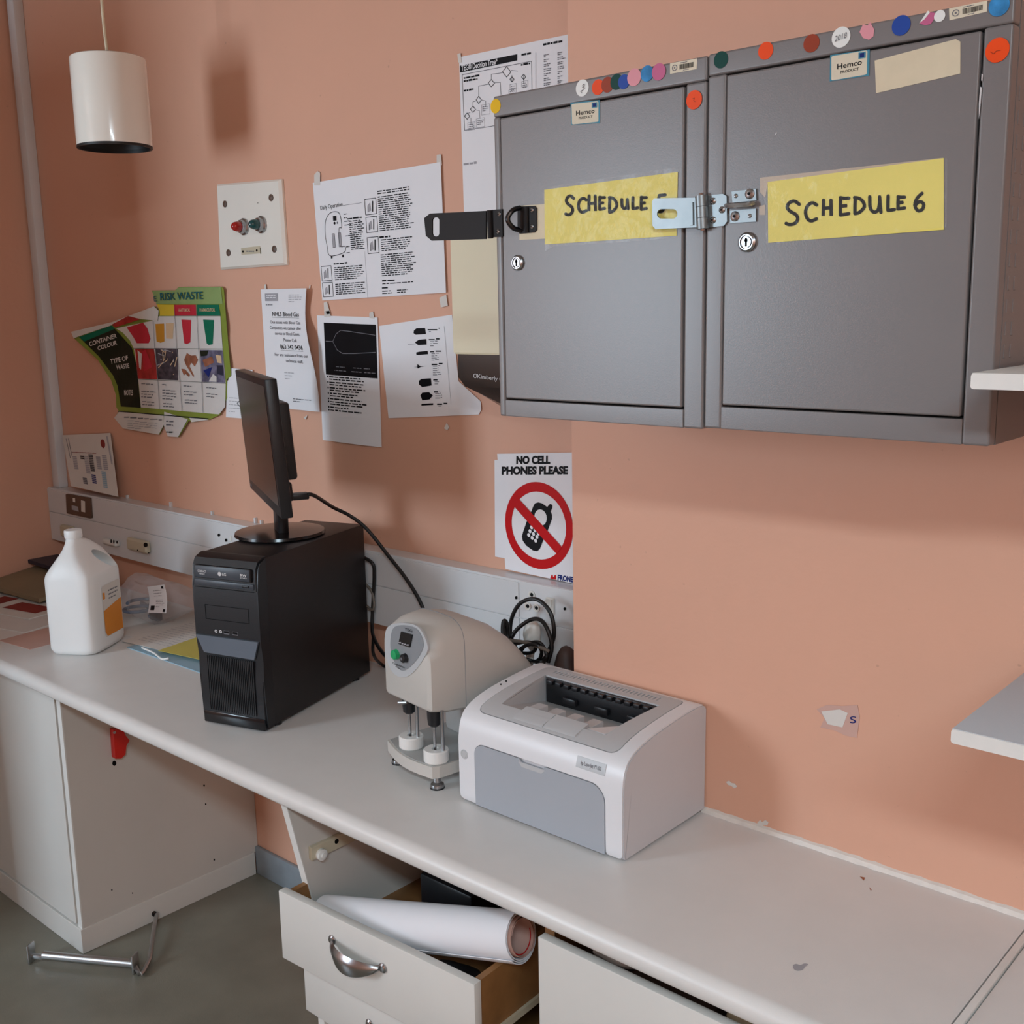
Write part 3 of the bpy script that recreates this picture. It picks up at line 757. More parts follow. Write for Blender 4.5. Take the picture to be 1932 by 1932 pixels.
for q, sc in (([(245, 1105), (385, 1088), (388, 1155), (250, 1170)], [(350, 1118), (270, 1130)]), ([(235, 1215), (385, 1203), (385, 1278), (237, 1287)], [(265, 1248), (350, 1245)])):
    bm = bmesh.new(); plate(bm, [[crop5(*p) for p in q]], lambda a, b: P(a, b, Y=YC - .003), Vector((0, .002, 0))); s = obj('staple_plate', bm, 'zinc', t)
    screws(t, [crop5(*sc[0])], YC - .003, .0062); screws(t, [crop5(*sc[1])], YC - .003, .0026, 'steel')
obj('staple_bar', tube(bmesh.new(), [P(*crop5(215, 1187), Y=YC - .004), P(*crop5(240, 1186), Y=YC - .012), P(*crop5(330, 1182), Y=YC - .012), P(*crop5(372, 1172), Y=YC - .004)], .0032, 8, 5), 'steel', t)
bm = bmesh.new()
for k in range(13):
    for y in (1.243, 1.262):
        z = 1.80 - k * .024
        bx(bm, -.4065, -.4048, y, y + .006, z, z + .015, .0005, 1)
obj('vent_slots', bm, 'cab_grey', t)['kind'] = 'stuff'
I = Ink(on(crop5, YC - .0005), eps=.0004)
I.poly([(1688, 425), (1696, 430), (1692, 470), (1686, 465)], 'print_white', 'scratch'); I.poly([(1680, 500), (1690, 505), (1682, 600), (1672, 690), (1672, 600)], 'print_white', 'scratch'); I.poly([(497, 775), (505, 762), (508, 768), (500, 780)], 'print_white', 'scratch'); I.done(t)

# ------------------------------------------------------------------ towel dispenser
t = thing('towel_dispenser', 'cream and dark brown paper towel dispenser half hidden by cupboard', 'dispenser', (-1.43, YW, 1.41))
x0, x1 = -1.588, -1.262
def dprof(z0, z1, ins, dep=0.0):
    return [[Vector((x0 + ins, YW, z)), Vector((x0 + ins, 1.60 + ins, z)), Vector((x0 + .028 + ins, 1.566 + ins + dep, z)), Vector((x1 - .03, 1.566 + ins + dep, z)), Vector((x1, 1.6, z)), Vector((x1, YW, z))] for z in (z0, z1)]
bm = bmesh.new(); rings(bm, dprof(1.512, 1.752, 0)); bmesh.ops.bevel(bm, geom=[e for e in bm.edges], offset=.003, segments=2, affect='EDGES'); obj('cover', bm, 'cream', t)
bm = bmesh.new()
rl = []
for z, ins, dep, dx in ((1.513, .006, 0, 0), (1.466, .006, .0, 0), (1.448, .008, .004, .012), (1.402, .012, .05, .11)):
    rl.append([Vector((x0 + ins + dx * .3, YW, z)), Vector((x0 + ins + dx * .5, 1.60 + ins + dep, z)), Vector((x0 + .028 + ins + dx * .8, 1.566 + ins + dep, z)), Vector((x1 - .03, 1.566 + ins + dep, z)), Vector((x1, 1.6 + dep * .5, z)), Vector((x1, YW, z))])
rings(bm, rl); b_ = obj('base', bm, 'brown_plastic', t, ang=20)
I = Ink(lambda a, b: P(a, b, Y=1.5715), eps=.0006); I.text('Kimberly Clark', (901, 713), (966, 722), (0, -7.5), 'print_white', .01)
I.poly(circ(897, 709, 3.6, 4.2, 14), 'print_white', holes=[circ(897, 709, 2.4, 3, 14)]); I.done(b_)

# ------------------------------------------------------------------ pendant lamp
t = thing('pendant_lamp', 'white cylinder pendant lamp with black underside hanging above worktop', 'lamp', (-2.51, 1.407, 1.996))
c = Vector((-2.51, 1.407, 0)); r = .0855
bm = bmesh.new(); lathe(bm, c, [(r * .95, 1.992), (r, 1.994), (r, 2.184), (r * .985, 2.189), (r * .95, 2.191), (0, 2.191)], n=48, cap=False); obj('shade', bm, 'lamp_white', t)
bm = bmesh.new(); lathe(bm, c, [(r * .998, 1.9885), (r * .998, 1.997), (r * .94, 1.997), (r * .9, 2.03), (r * .5, 2.12), (0, 2.13)], n=48, cap=False); bm2 = bm; lathe(bm, c, [(r * .998, 1.9885), (r * .94, 1.9885), (r * .94, 1.997)], n=48, cap=False); obj('baffle', bm, 'lamp_black', t)
obj('cord', tube(bmesh.new(), [c + Vector((0, 0, 2.189)), c + Vector((-.006, 0, 2.30)), c + Vector((-.004, .004, 2.5)), c + Vector((0, 0, ZC))], .0035, 8), 'beige', t)
obj('cord_grip', cyl(bmesh.new(), c + Vector((0, 0, 2.189)), c + Vector((0, 0, 2.208)), .005, .004), 'black_plastic', t)

# ------------------------------------------------------------------ cable trunking and conduit
YT = 1.65
t = thing('cable_trunking', 'long white dado cable trunking fixed along pink wall behind worktop', 'trunking', (-2.4, YW, .87))
box('body', 'trunk_white', t, XL, XP, YT + .003, YW, .870, 1.047, .002)
box('lower_lid', 'trunk_white', t, XL + .002, -1.475, YT, YT + .01, .872, .9655, .0012)
box('upper_lid', 'trunk_white', t, XL + .002, -1.475, YT, YT + .01, .9672, 1.042, .0012)
box('lower_lid', 'trunk_white', t, -1.473, XP, YT + .0005, YT + .01, .872, .9655, .0012)
box('socket_lid', 'trunk_white', t, -1.473, XP, YT + .0005, YT + .01, .9672, 1.046, .0012)
I = Ink(lambda a, b: P(a, b, Y=YT), eps=.0012)
for px, py in ((1003.5, 1122), (996, 1143.5), (1012.5, 1147)):
    cpt = P(px, py, Y=YT)
    o = obj('socket_ring', lathe(bmesh.new(), cpt, [(.0085, 0), (.0085, .0014), (.0058, .0014), (.0058, .0004), (0, .0004)], (0, -1, 0), 20), 'socket_white', t)
    obj('socket_hole', cyl(bmesh.new(), cpt + Vector((0, -.0012, 0)), cpt + Vector((0, -.0004, 0)), .0040, n=14), 'hole', o)
for px, py in ((974.5, 1127.5), (1066, 1148.5), (413.5, 1009.5), (427, 1019)):
    I.poly(circ(px, py, 2.4, 3, 12), 'hole', 'screw_hole')
I.poly([(434, 1011), (438, 1012), (438, 1022), (434, 1020)], 'socket_white', 'switch')
I.done(t)
a = P(1039, 1143, Y=YT)
o = box('rocker_switch', 'socket_white', t, a.x - .010, a.x + .010, YT - .004, YT + .001, a.z - .0175, a.z + .0175, .001)
bm = bmesh.new(); bx(bm, -.0075, .0075, -.002, .002, -.015, .015, .0008, rot=Matrix.Translation((a.x, YT - .0045, a.z)) @ Matrix.Rotation(R(9), 4, 'X')); obj('rocker', bm, 'socket_white', o)
# dark switch plate at the left end
fn = lambda u, v: quad(P(127, 931, Y=YT), P(173, 939, Y=YT), P(175.5, 978, Y=YT), P(129, 968, Y=YT))(u, v)
bm = bmesh.new(); plate(bm, [rrect(0, 1, 0, 1, .06)], lambda u, v: fn(u, v) + Vector((0, -.006, 0)), Vector((0, .007, 0)))
o = obj('switch_plate', bm, 'socket_brown', t, label='dark brown switch plate')
I = Ink(fn, eps=.0066); I.poly([(.62, .25), (.78, .25), (.8, .8), (.64, .82)], 'socket_white', 'switch'); I.poly([(.3, .66), (.4, .66), (.4, .86), (.3, .86)], 'socket_white', 'indicator'); I.poly([(.24, .25), (.52, .22), (.5, .46), (.24, .48)], 'ink_pale', 'worn_patch'); I.done(o)
for px0, py0, px1, py1, mat, holes in ((121, 984, 144, 1016, 'socket_cream', [(134, 998, 4, 2.5)]), (201, 1010, 228, 1031, 'socket_white', [(210, 1021, 1.3, 4), (215, 1022, 1.3, 4), (221, 1023, 1.5, 3)]), (247, 1008, 286, 1044, 'socket_cream', [(275, 1028, 4.2, 4.5), (260, 1038, 1.2, 1.4), (281, 1043, 1.2, 1.4)])):
    a = P(px0, py0 + 4, Y=YT); b = P(px1, py1, Y=YT)
    o = box('outlet_box', mat, t, a.x, b.x, YT - .018, YT + .001, b.z, a.z, .007, 3)
    I = Ink(lambda p, q: P(p, q, Y=YT - .018), eps=.0006)
    for h in holes: I.poly(circ(*h, n=10), 'hole', 'port')
    I.done(o)
I = Ink(lambda a, b: P(a, b, Y=YW - .001), eps=.001)
for k, (px, py) in enumerate(((236, 930), (318, 943), (396, 956), (478, 976), (489, 974))):
    a = P(px, py, Y=YW - .01); 
    box('clip', 'trunk_white', t, a.x - .003, a.x + .004, YW - .008, YW, 1.045, 1.057 + .004 * (k % 2), .001)
bm = bmesh.new(); bx(bm, -3.552, -3.508, 1.668, YW, 1.047, ZC, .003)
tag(obj('cable_conduit', bm, 'trunk_white'), 'white square cable conduit rising in the wall corner', 'conduit')
# indicator plate
fn = quad(P(414, 348, Y=YW), P(535, 338, Y=YW), P(546, 500, Y=YW), P(421, 509, Y=YW))
t = thing('indicator_plate', 'cream wall plate with one red and one green indicator light', 'wall plate', fn(.5, 0))
bm = bmesh.new(); pts = [(0, 0), (1, 0), (1, 1), (0, 1)]
rl = [[fn(.5 + (a - .5) * k, .5 + (b - .5) * k) + Vector((0, -h, 0)) for a, b in pts] for k, h in ((1, 0), (1, .006), (.95, .012))]
rings(bm, rl); obj('plate', bm, 'lamp_white', t, ang=15)
F = lambda px, py, h=.012: P(px, py, Y=YW - h)
for px, py in ((425, 385), (512, 373), (431.5, 477), (518, 470)):
    obj('screw', lathe(bmesh.new(), F(px, py), [(.0085, 0), (.0085, .002), (.0, .0045)], (0, -1, 0), 12), 'socket_brown', t)
for px, py, m in ((461, 428, 'red_lens'), (494, 424, 'green_lens')):
    cpt = F(px, py)
    o = obj('bezel', lathe(bmesh.new(), cpt, [(.021, 0), (.021, .004), (.017, .007), (.016, .014), (.012, .015), (.012, .012), (0, .012)], (0, -1, 0), 24), 'chrome', t)
    obj('lens', lathe(bmesh.new(), cpt + Vector((0, -.012, 0)), [(.0125, 0), (.0125, .012), (.010, .020), (.005, .025), (0, .026)], (0, -1, 0), 20), m, o, label=('red' if 'red' in m else 'dark green') + ' jewel lens')
I = Ink(lambda a, b: P(a, b, Y=YW - .012), eps=.0006)
I.poly([(455, 468), (491, 464), (492, 478), (456, 481)], 'socket_cream', 'name_strip')
I.eps = .001
for px, py in ((459, 474.5), (485, 472.5)): I.poly(circ(px, py, 1.7, 2.3, 10), 'hole', 'rivet')
I.para(465, 480, 473, 1, 2, 3, 'ink_grey', 0, word=4); I.poly([(491, 467), (492, 467), (493, 479), (492, 479)], 'hole', 'rivet'); I.poly(circ(487, 383, .8, 1, 6), 'hole', 'rivet'); I.done(t)

# ------------------------------------------------------------------ papers on the wall
YQ = YW - .0025
def wp(px, py, off=0.0): return P(px, py, Y=YQ - off)
def tapes(parent, lst):
    for q in lst:
        bm = bmesh.new(); plate(bm, [q], lambda a, b: P(a, b, Y=YQ - .0006), Vector((0, -.0004, 0))); obj('tape', bm, 'paper_old', parent, smooth=False)
rn = random.Random(11)
# TEG decision tree
fn = quad(wp(866, 108), P(866, 108, Y=YQ) + Vector((.415, 0, -.006)), P(866, 108, Y=YQ) + Vector((.415, 0, -.40)), P(866, 108, Y=YQ) + Vector((.003, 0, -.40)))
o = sheet('wall_chart', 'white flow chart sheet headed TEG Decision Tree, partly behind the cupboard', 'poster', fn)
I = Ink(fn)
uv = lambda px, py: ((wp(px, py).x - wp(866, 108).x) / .415, 1 - (wp(866, 108).z - wp(px, py).z) / .40)
I.poly([uv(868, 124), uv(976, 100), uv(976, 112), uv(868, 137)], 'ink', 'title_bar')
I.text('TEG\u00ae Decision Tree*', uv(871, 134), uv(939, 119), (0, .026), 'paper', .012, 'title', .0003)
I.pathline([uv(872, 141), uv(1003, 113), uv(1004, 222), uv(925, 238)], .003, 'ink_grey'); I.pathline([uv(872, 141), uv(876, 246), uv(925, 238)], .003, 'ink_grey')
def diamond(px, py, w=8, h=10): I.pathline([uv(px, py - h), uv(px + w, py), uv(px, py + h), uv(px - w, py)], .003, 'ink', closed=True)
diamond(956, 134); diamond(927, 156, 6, 7); diamond(903, 188, 5, 7); diamond(892, 206, 5, 6); diamond(881, 219, 5, 6); diamond(966, 148, 4, 5); diamond(988, 143, 4, 5)
for a, b in (((948, 136), (927, 139)), ((927, 139), (927, 149)), ((921, 158), (903, 162)), ((903, 162), (903, 181)), ((933, 155), (944, 154)), ((944, 154), (945, 178)), ((964, 131), (977, 132)), ((966, 140), (966, 152)), ((988, 140), (988, 155)), ((898, 190), (892, 192)), ((892, 192), (892, 200)), ((908, 188), (916, 190)), ((916, 190), (916, 200)), ((897, 207), (904, 208)), ((904, 208), (905, 222)), ((887, 212), (882, 214)), ((888, 222), (888, 235))):
    I.line(uv(*a), uv(*b), .0025, 'ink_grey')
for (x, y, w, h) in ((908, 198, 16, 16), (898, 224, 16, 14), (882, 232, 14, 12), (962, 158, 12, 8), (984, 152, 12, 8), (960, 168, 14, 5)):
    p0, p1 = uv(x, y), uv(x + w, y + h); I.pathline([p0, (p1[0], p0[1]), p1, (p0[0], p1[1])], .002, 'ink_pale', closed=True); I.para(p0[0] + .006, p1[0] - .004, p0[1] - .012, 3, -.009, .004, 'ink_grey', rnd=rn, word=.012)
for x, y, w in ((875, 149, 30), (875, 155, 26), (875, 173, 18), (984, 103, 18), (983, 122, 17), (1025, 83, 36)):
    p = uv(x, y); q = uv(x + w, y - w * .2); I.para(p[0], q[0], p[1], 1, -.01, .010, 'ink', 0, rn, .02, (q[1] - p[1]) / (q[0] - p[0]))
I.line(uv(1011, 96), uv(1011, 180), .002, 'ink_pale')
for k in range(8):
    for x in (1026, 1052):
        p = uv(x, 102 + k * 9 - (x - 1026) * .18); I.para(p[0], p[0] + .045, p[1], 2, -.008, .005, 'ink_grey', .4, rn, .012)
p = uv(874, 312); I.para(p[0], p[0] + .09, p[1], 1, .01, .012, 'ink_pale', 0, rn, .025, name='pencil_note'); I.done(o)
tapes(o, [[(863, 102), (869, 100), (871, 118), (865, 118)]])
# daily operation
fn = quad(wp(590, 345), wp(833, 306), wp(843, 552), wp(608, 567), lambda u, v: .003 * math.sin(u * 5) ** 2)
o = sheet('instruction_sheet', 'wide white instruction sheet titled Daily Operation taped to wall', 'poster', fn)
I = Ink(fn)
I.text('Daily Operation', (.05, .765), (.245, .772), (0, .035), 'ink'); I.line((.25, .775), (.40, .777), .002, 'ink_grey', asp=.65)
body = [(.085, .44), (.075, .55), (.085, .66), (.12, .72), (.17, .735), (.215, .71), (.225, .60), (.2, .59), (.2, .45), (.24, .44), (.24, .40), (.20, .38), (.12, .37), (.09, .39)]
I.pathline([(a.x, a.y) for a in crom([Vector((x, y, 0)) for x, y in body], 4, True)], .0035, 'ink', 'line_drawing', asp=.65, closed=True)
I.rect(.155, .66, .185, .70, 'ink', 'line_drawing'); I.poly(circ(.165, .64, .009, .012, 10), 'ink', 'line_drawing'); I.poly(circ(.19, .64, .006, .01, 10), 'ink_grey', 'line_drawing')
for x in (.135, .19): I.rect(x, .44, x + .022, .555, 'ink_pale', 'line_drawing'); I.pathline([(x, .44), (x, .555), (x + .022, .555), (x + .022, .44)], .002, 'ink', 'line_drawing', asp=.65, closed=True)
for y in (.70, .67, .64, .61, .52, .43, .38): I.para(.25, .31, y, 1, 0, .008, 'ink', .3, rn, .02)
for x in (.11, .21): I.rect(x, .35, x + .014, .372, 'ink', 'line_drawing')
I.para(.275, .40, .655, 1, 0, .014, 'ink', 0, rn, .03); I.para(.29, .41, .635, 15, -.0165, .009, 'ink', .3, rn)
for x0, y0, x1, y1 in ((.425, .675, .51, .80), (.425, .53, .51, .655), (.425, .36, .51, .49), (.015, .165, .105, .29), (.015, .03, .105, .15)):
    I.pathline([(x0, y0), (x1, y0), (x1, y1), (x0, y1)], .0035, 'ink', 'line_drawing', asp=.65, closed=True)
    I.poly([(x0 + .02, y0 + .02), (x0 + .045, y0 + .03), (x0 + .04, y1 - .03), (x0 + .02, y1 - .05)], 'ink_pale', 'line_drawing'); I.line((x0 + .055, y0 + .02), (x0 + .06, y1 - .02), .008, 'ink', 'line_drawing', asp=.65); I.line((x0 + .02, y0 + .02), (x0 + .022, y1 - .06), .004, 'ink', 'line_drawing', asp=.65)
I.para(.525, .79, .845, 2, -.018, .010, 'ink', .1, rn); I.para(.525, .79, .80, 17, -.0168, .009, 'ink', .18, rn)
I.para(.52, .60, .475, 1, 0, .015, 'ink', 0, rn, .03); I.para(.53, .77, .455, 6, -.017, .009, 'ink', .2, rn); I.para(.52, .79, .335, 11, -.0168, .009, 'ink', .15, rn)
I.para(.52, .625, .122, 1, 0, .014, 'ink', 0, rn, .04); I.para(.52, .76, .10, 1, 0, .009, 'ink', 0, rn); I.para(.515, .56, .065, 1, 0, .015, 'ink', 0, rn, .045); I.para(.515, .60, .04, 2, -.018, .009, 'ink', .2, rn); I.para(.63, .72, .04, 2, -.018, .009, 'ink', .2, rn)
I.para(.13, .25, .295, 1, 0, .014, 'ink', 0, rn, .03); I.para(.13, .385, .265, 7, -.0168, .009, 'ink', .12, rn); I.para(.13, .385, .125, 6, -.0168, .009, 'ink', .12, rn)
I.rect(.399, .0, .4005, .38, 'ink_pale'); I.done(o)
tapes(o, [[(593, 330), (599, 323), (604, 326), (604, 350), (593, 350)], [(824, 292), (832, 291), (834, 312), (824, 312)], [(611, 571), (617, 569), (623, 592), (612, 594)], [(829, 562), (842, 556), (845, 577), (832, 580)]])
# black photo sheet
fn = quad(wp(598, 595), wp(712, 599), wp(720, 844), wp(609, 830), lambda u, v: .004 * (1 - v) ** 2 * math.sin(3 * u))
o = sheet('photo_sheet', 'white A4 sheet with black trace photograph above bulleted text', 'poster', fn)
I = Ink(fn, step=(.25, None)); I.rect(.115, .535, .975, .945, 'photo_black', 'printed_photo'); I.step = None
tr = [(.14, .80), (.26, .80), (.32, .86), (.40, .89), (.55, .885), (.96, .865)]
I.pathline(tr, .006, 'ink_grey', 'trace', .0004, 1.3); I.pathline([(.26, .80), (.33, .735), (.42, .71), (.6, .715), (.96, .735)], .006, 'ink_grey', 'trace', .0004, 1.3)
I.para(.18, .95, .60, 2, -.03, .008, 'ink_grey', .2, rn, .06)
y = .515
for n in (2, 2, 2, 2, 1, 2, 1, 1):
    I.poly(circ(.145, y + .005, .012, .008, 8), 'ink'); I.para(.17, .80, y, n, -.019, .011, 'ink', .25, rn, .07); y -= .021 * n + .002
I.done(o); tapes(o, [[(697, 590), (704, 588), (706, 601), (697, 600)], [(612, 588), (622, 586), (624, 597), (612, 598)]])
# spindle sheet
fn = quad(wp(715, 615), wp(890, 588), wp(909, 782), wp(733, 789))
o = sheet('shape_sheet', 'white sheet of seven black trace silhouettes, lower right tucked behind dispenser', 'poster', fn, outline=[(0, 0), (.97, 0), (1, .05), (1, .13), (.8, .34), (.8, 1), (0, 1)])
I = Ink(fn)
def pxf(cx, cy): return (550 + cx * .3106, 280 + cy * .3106)
Iq = Ink(lambda a, b: wp(*pxf(a, b)), eps=.0006)
for q in ([(745, 1105), (760, 1093), (812, 1091), (818, 1128), (755, 1132), (742, 1122)], [(750, 1178), (775, 1162), (820, 1158), (822, 1192), (770, 1195)], [(758, 1240), (775, 1235), (828, 1230), (830, 1250), (760, 1255)],
          [(745, 1328), (765, 1326), (765, 1310), (785, 1323), (825, 1320), (785, 1327), (768, 1338), (765, 1329)], [(775, 1412), (790, 1400), (848, 1396), (852, 1440), (795, 1450), (776, 1435)], [(784, 1500), (795, 1484), (835, 1480), (860, 1500), (840, 1525), (795, 1530)], [(790, 1552), (862, 1548), (862, 1558), (790, 1562)]):
    Iq.poly(q, 'photo_black', 'silhouette')
Iq.line((708, 1190), (755, 1187), 2.5, 'ink_grey')
for x, y, n in ((828, 1098, 2), (835, 1158, 4), (843, 1232, 5), (852, 1308, 6), (862, 1402, 3), (866, 1475, 4), (885, 1550, 2)):
    Iq.para(x, x + 75, y, 1, 12, 9, 'ink', .3, rn, 40, -.12); Iq.para(x + 8, x + 60, y + 13, n - 1, 13, 5, 'ink_grey', .4, rn, 22, -.12)
Iq.line((928, 1080), (970, 1550), 1.6, 'ink_pale'); Iq.done(o)
# blood gas notice, curled at the right
def nb(u, v): return .002 + .028 * u ** 3 * (1 - v * .15) * (.6 + .4 * math.sin(v * 4)) + .004 * math.sin(v * 14) * (.3 + u)
fq = lambda u, v: P(*[(492 * (1 - u) + 577 * u) * v + (506 * (1 - u) + 603 * u) * (1 - v) + 4 * math.sin(v * 6.5) * u - 5 * u * math.sin(math.pi * (1 - v)) , (546 * (1 - u) + 544 * u) * v + (768 * (1 - u) + 777 * u) * (1 - v)], Y=YQ - nb(u, v))
o = sheet('notice_sheet', 'curling white notice about NHLS blood gas computers, behind the monitor', 'poster', fq, step=(.08, .05))
I = Ink(fq, eps=.0009)
I.rect(.09, .90, .375, .965, 'ink_pale', 'letterhead'); I.step = None; I.para(.12, .35, .925, 2, .02, .008, 'paper', .1, rn, .05, name='letterhead_text')
I.para(.62, .93, .945, 4, -.018, .006, 'ink_pale', .3, rn, .06); I.para(.1, .26, .865, 1, 0, .008, 'ink_grey', 0, rn, .05)
for s, a0, a1, b, h, m in (('NHLS Blood Gas', .24, .86, .775, .034, 'ink'), ('Due issues with Blood Gas', .19, .88, .712, .026, 'ink_grey'), ('Computers we cannot offer', .16, .89, .665, .026, 'ink_grey'), ('service to Blood Gases.', .27, .84, .618, .026, 'ink_grey'), ('Please Call', .45, .74, .565, .026, 'ink_grey'), ('063 342 0436', .36, .85, .502, .036, 'ink'), ('For any assistance from our', .22, .93, .440, .026, 'ink_grey'), ('technical staff.', .44, .80, .392, .026, 'ink_grey')):
    I.text(s, (a0, b), (a1, b - .004), (0, h), m, .006)
    if m == 'ink': I.line((a0, b - .012), (a1, b - .016), .004, 'ink', asp=2.2)
I.para(.38, .6, .30, 3, -.025, .008, 'ink_pale', .4, rn, .05); I.para(.5, .9, .085, 2, -.02, .008, 'ink_grey', .4, rn, .05); I.done(o)
tapes(o, [[(499, 537), (502, 536), (503, 549), (499, 549)], [(584, 538), (586, 537), (585, 544), (583, 545)], [(573, 788), (580, 783), (577, 792)]])
# small scrap beside the monitor
fn = quad(wp(431, 694), wp(478, 698), wp(482, 791), wp(428, 787), lambda u, v: .003)
o = sheet('note_sheet', 'small plain note pinned between waste poster and monitor', 'paper', fn, outline=[(0, 0), (1, 0), (1, 1), (.05, 1), (.05, .75), (0, .74)])
I = Ink(fn); I.para(.1, .9, .4, 5, -.07, .012, 'ink_pale', .4, rn, .1); I.pathline([(.4, .3), (.5, .36), (.6, .3), (.5, .24)], .02, 'ink_grey', closed=True); I.done(o)
# printed sheet at the far left
fn = quad(P(117, 821, Y=YQ - .004), P(208, 817, Y=YQ - .003), P(223, 937, Y=YQ - .046), P(134, 917, Y=YQ - .050))
o = sheet('printed_form', 'faded printed form leaning on trunking beside the corner conduit', 'paper', fn, 'paper_old')
I = Ink(fn)
I.poly(circ(.83, .83, .045, .075, 14), 'red_print', 'emblem')
I.line((.08, .93), (.10, .55), .012, 'ink_grey', asp=1.2); I.line((.13, .93), (.14, .6), .012, 'ink_grey', asp=1.2); I.line((.93, .95), (.96, .5), .03, 'ink_pale', asp=1.2)
for x, y0, y1, m in ((.32, .55, .62, 'ink'), (.5, .35, .65, 'dark_grey'), (.5, .14, .3, 'sign_blue'), (.72, .10, .38, 'sky_folder'), (.3, .10, .22, 'ink_grey'), (.65, .4, .62, 'ink_pale'), (.4, .3, .62, 'ink_pale'), (.15, .35, .6, 'ink_pale'), (.78, .4, .65, 'ink_pale')):
    n = max(2, int((y1 - y0) / .03))
    for k in range(n): I.rect(x, y0 + (y1 - y0) * k / n, x + .09, y0 + (y1 - y0) * (k + .75) / n, m, 'printed_block')
I.para(.15, .7, .66, 1, 0, .015, 'red_print', .1, rn, .03); I.done(o)
# no cell phones sign and the sheet behind it
fn = quad(wp(933, 868, .001), wp(990, 866, .001), wp(1000, 1062, .001), wp(934, 1050, .001))
sheet('backing_sheet', 'plain white sheet showing behind the no cell phones sign', 'paper', fn)
def c6(c, r): return (880 + c * .14493, 840 + r * .14493)
f6 = lambda a, b: P(*c6(a, b), Y=YQ - .0035)
o = sheet('warning_sign', 'white sign reading NO CELL PHONES PLEASE with red crossed-out phone', 'sign', f6, outline=[(400, 112), (1480, 93), (1500, 1825), (508, 1612)], step=None)
I = Ink(f6, eps=.0006)
I.text('NO CELL', (650, 240), (1092, 235), (2, -95), 'ink', .055); I.text('PHONES PLEASE', (460, 378), (1322, 372), (2, -96), 'ink', .055)
def ell(cx, cy, rx, ry, sh, n=48): return [(cx + rx * math.cos(t) + sh * math.sin(t), cy + ry * math.sin(t)) for t in (2 * math.pi * i / n for i in range(n))]
I.poly(ell(948, 1045, 440, 568, 45), 'sign_red', 'ban_ring', holes=[ell(945, 1045, 352, 442, 36)])
ph = [(790, 985), (845, 870), (870, 800), (895, 755), (940, 743), (985, 755), (1055, 805), (1075, 775), (1100, 762), (1122, 785), (1118, 815), (1098, 865), (1115, 905), (1115, 960), (1060, 1110), (1005, 1230), (960, 1345), (925, 1380), (870, 1370), (780, 1305), (735, 1240), (725, 1185), (740, 1130)]
I.poly(ph, 'ink', 'phone_symbol', .0002); I.poly(ell(970, 940, 80, 105, 8, 24), 'paper', 'phone_screen', .0005)
for i, row in enumerate(([(852, 1068), (897, 1108), (940, 1150)], [(832, 1118), (877, 1155), (922, 1192)], [(815, 1168), (860, 1206), (905, 1242)])):
    for q in row: I.poly(ell(q[0], q[1], 19, 26, 4, 12), 'paper', 'phone_key', .0005)
I.poly([(625, 795), (690, 700), (1250, 1325), (1180, 1415)], 'sign_red', 'ban_bar', .0009)
I.poly([(1092, 1735), (1110, 1685), (1128, 1690), (1130, 1712), (1145, 1712), (1148, 1690), (1170, 1690), (1170, 1750)], 'sign_red', 'logo'); I.text('FRONE', (1188, 1752), (1390, 1782), (2, -66), 'sign_blue', .05); I.done(o)
# waste poster, torn and curling
def c7(c, r): return (130 + c * .16563, 530 + r * .16563)
def curl(a, b):
    l = max(0.0, (900 - a) / 900)
    return .003 + .05 * l ** 1.6 * max(0, 1 - abs(b - 750) / 900) + .004 * math.sin(a * .008 + b * .006) ** 2
f7 = lambda a, b: P(*c7(a, b), Y=YQ - curl(a, b))
OUT = [(945, 110), (1210, 108), (1250, 70), (1740, 65), (1765, 100), (1790, 420), (1845, 1080), (1800, 1120), (1802, 1330), (1765, 1420), (1720, 1525), (1600, 1580), (1400, 1610), (1365, 1590), (1355, 1610), (1250, 1780), (1130, 1772), (1085, 1640), (1030, 1752), (620, 1682), (520, 1560), (568, 1480), (540, 1440), (535, 1300), (480, 1130), (330, 900), (60, 655), (35, 580), (500, 470), (980, 290), (1035, 340), (1000, 270)]
o = sheet('waste_poster', 'torn curling green poster headed RISK WASTE with container pictures', 'poster', f7, 'poster_green', outline=OUT, step=(40, 40))
I = Ink(f7, eps=.0012, step=(40, 40))
I.poly([(955, 112), (1212, 112), (1252, 75), (1735, 72), (1755, 260), (1000, 262)], 'poster_green2')
I.poly([(1005, 268), (1205, 270), (1210, 396), (1042, 396), (1038, 340)], 'poster_yellow'); I.poly([(1205, 272), (1448, 270), (1455, 395), (1210, 398)], 'poster_red'); I.poly([(1465, 270), (1710, 270), (1730, 395), (1465, 395)], 'poster_teal')
I.poly([(540, 540), (960, 452), (1032, 402), (1730, 402), (1755, 772), (740, 765), (700, 680), (620, 590)], 'poster_white')
I.poly([(745, 770), (1756, 780), (1790, 1165), (790, 1115), (775, 960)], 'poster_white'); I.poly([(795, 1122), (1790, 1170), (1785, 1430), (1715, 1520), (825, 1440)], 'poster_white')
I.poly([(120, 640), (490, 510), (560, 580), (720, 760), (775, 960), (822, 1445), (595, 1430), (560, 1200), (510, 1080), (345, 860)], 'poster_dark', 'heading_column')
I.poly([(120, 640), (490, 508), (530, 545), (180, 690)], 'poster_teal', 'heading_edge', .0003)
I.poly([(35, 580), (500, 470), (980, 290), (1035, 340), (1020, 455), (830, 435), (690, 400), (510, 500), (120, 632), (65, 655)], 'paper_old', 'folded_back', .002)
I.poly([(500, 497), (685, 400), (830, 435), (540, 530)], 'poster_redphoto', 'folded_red', .0022)
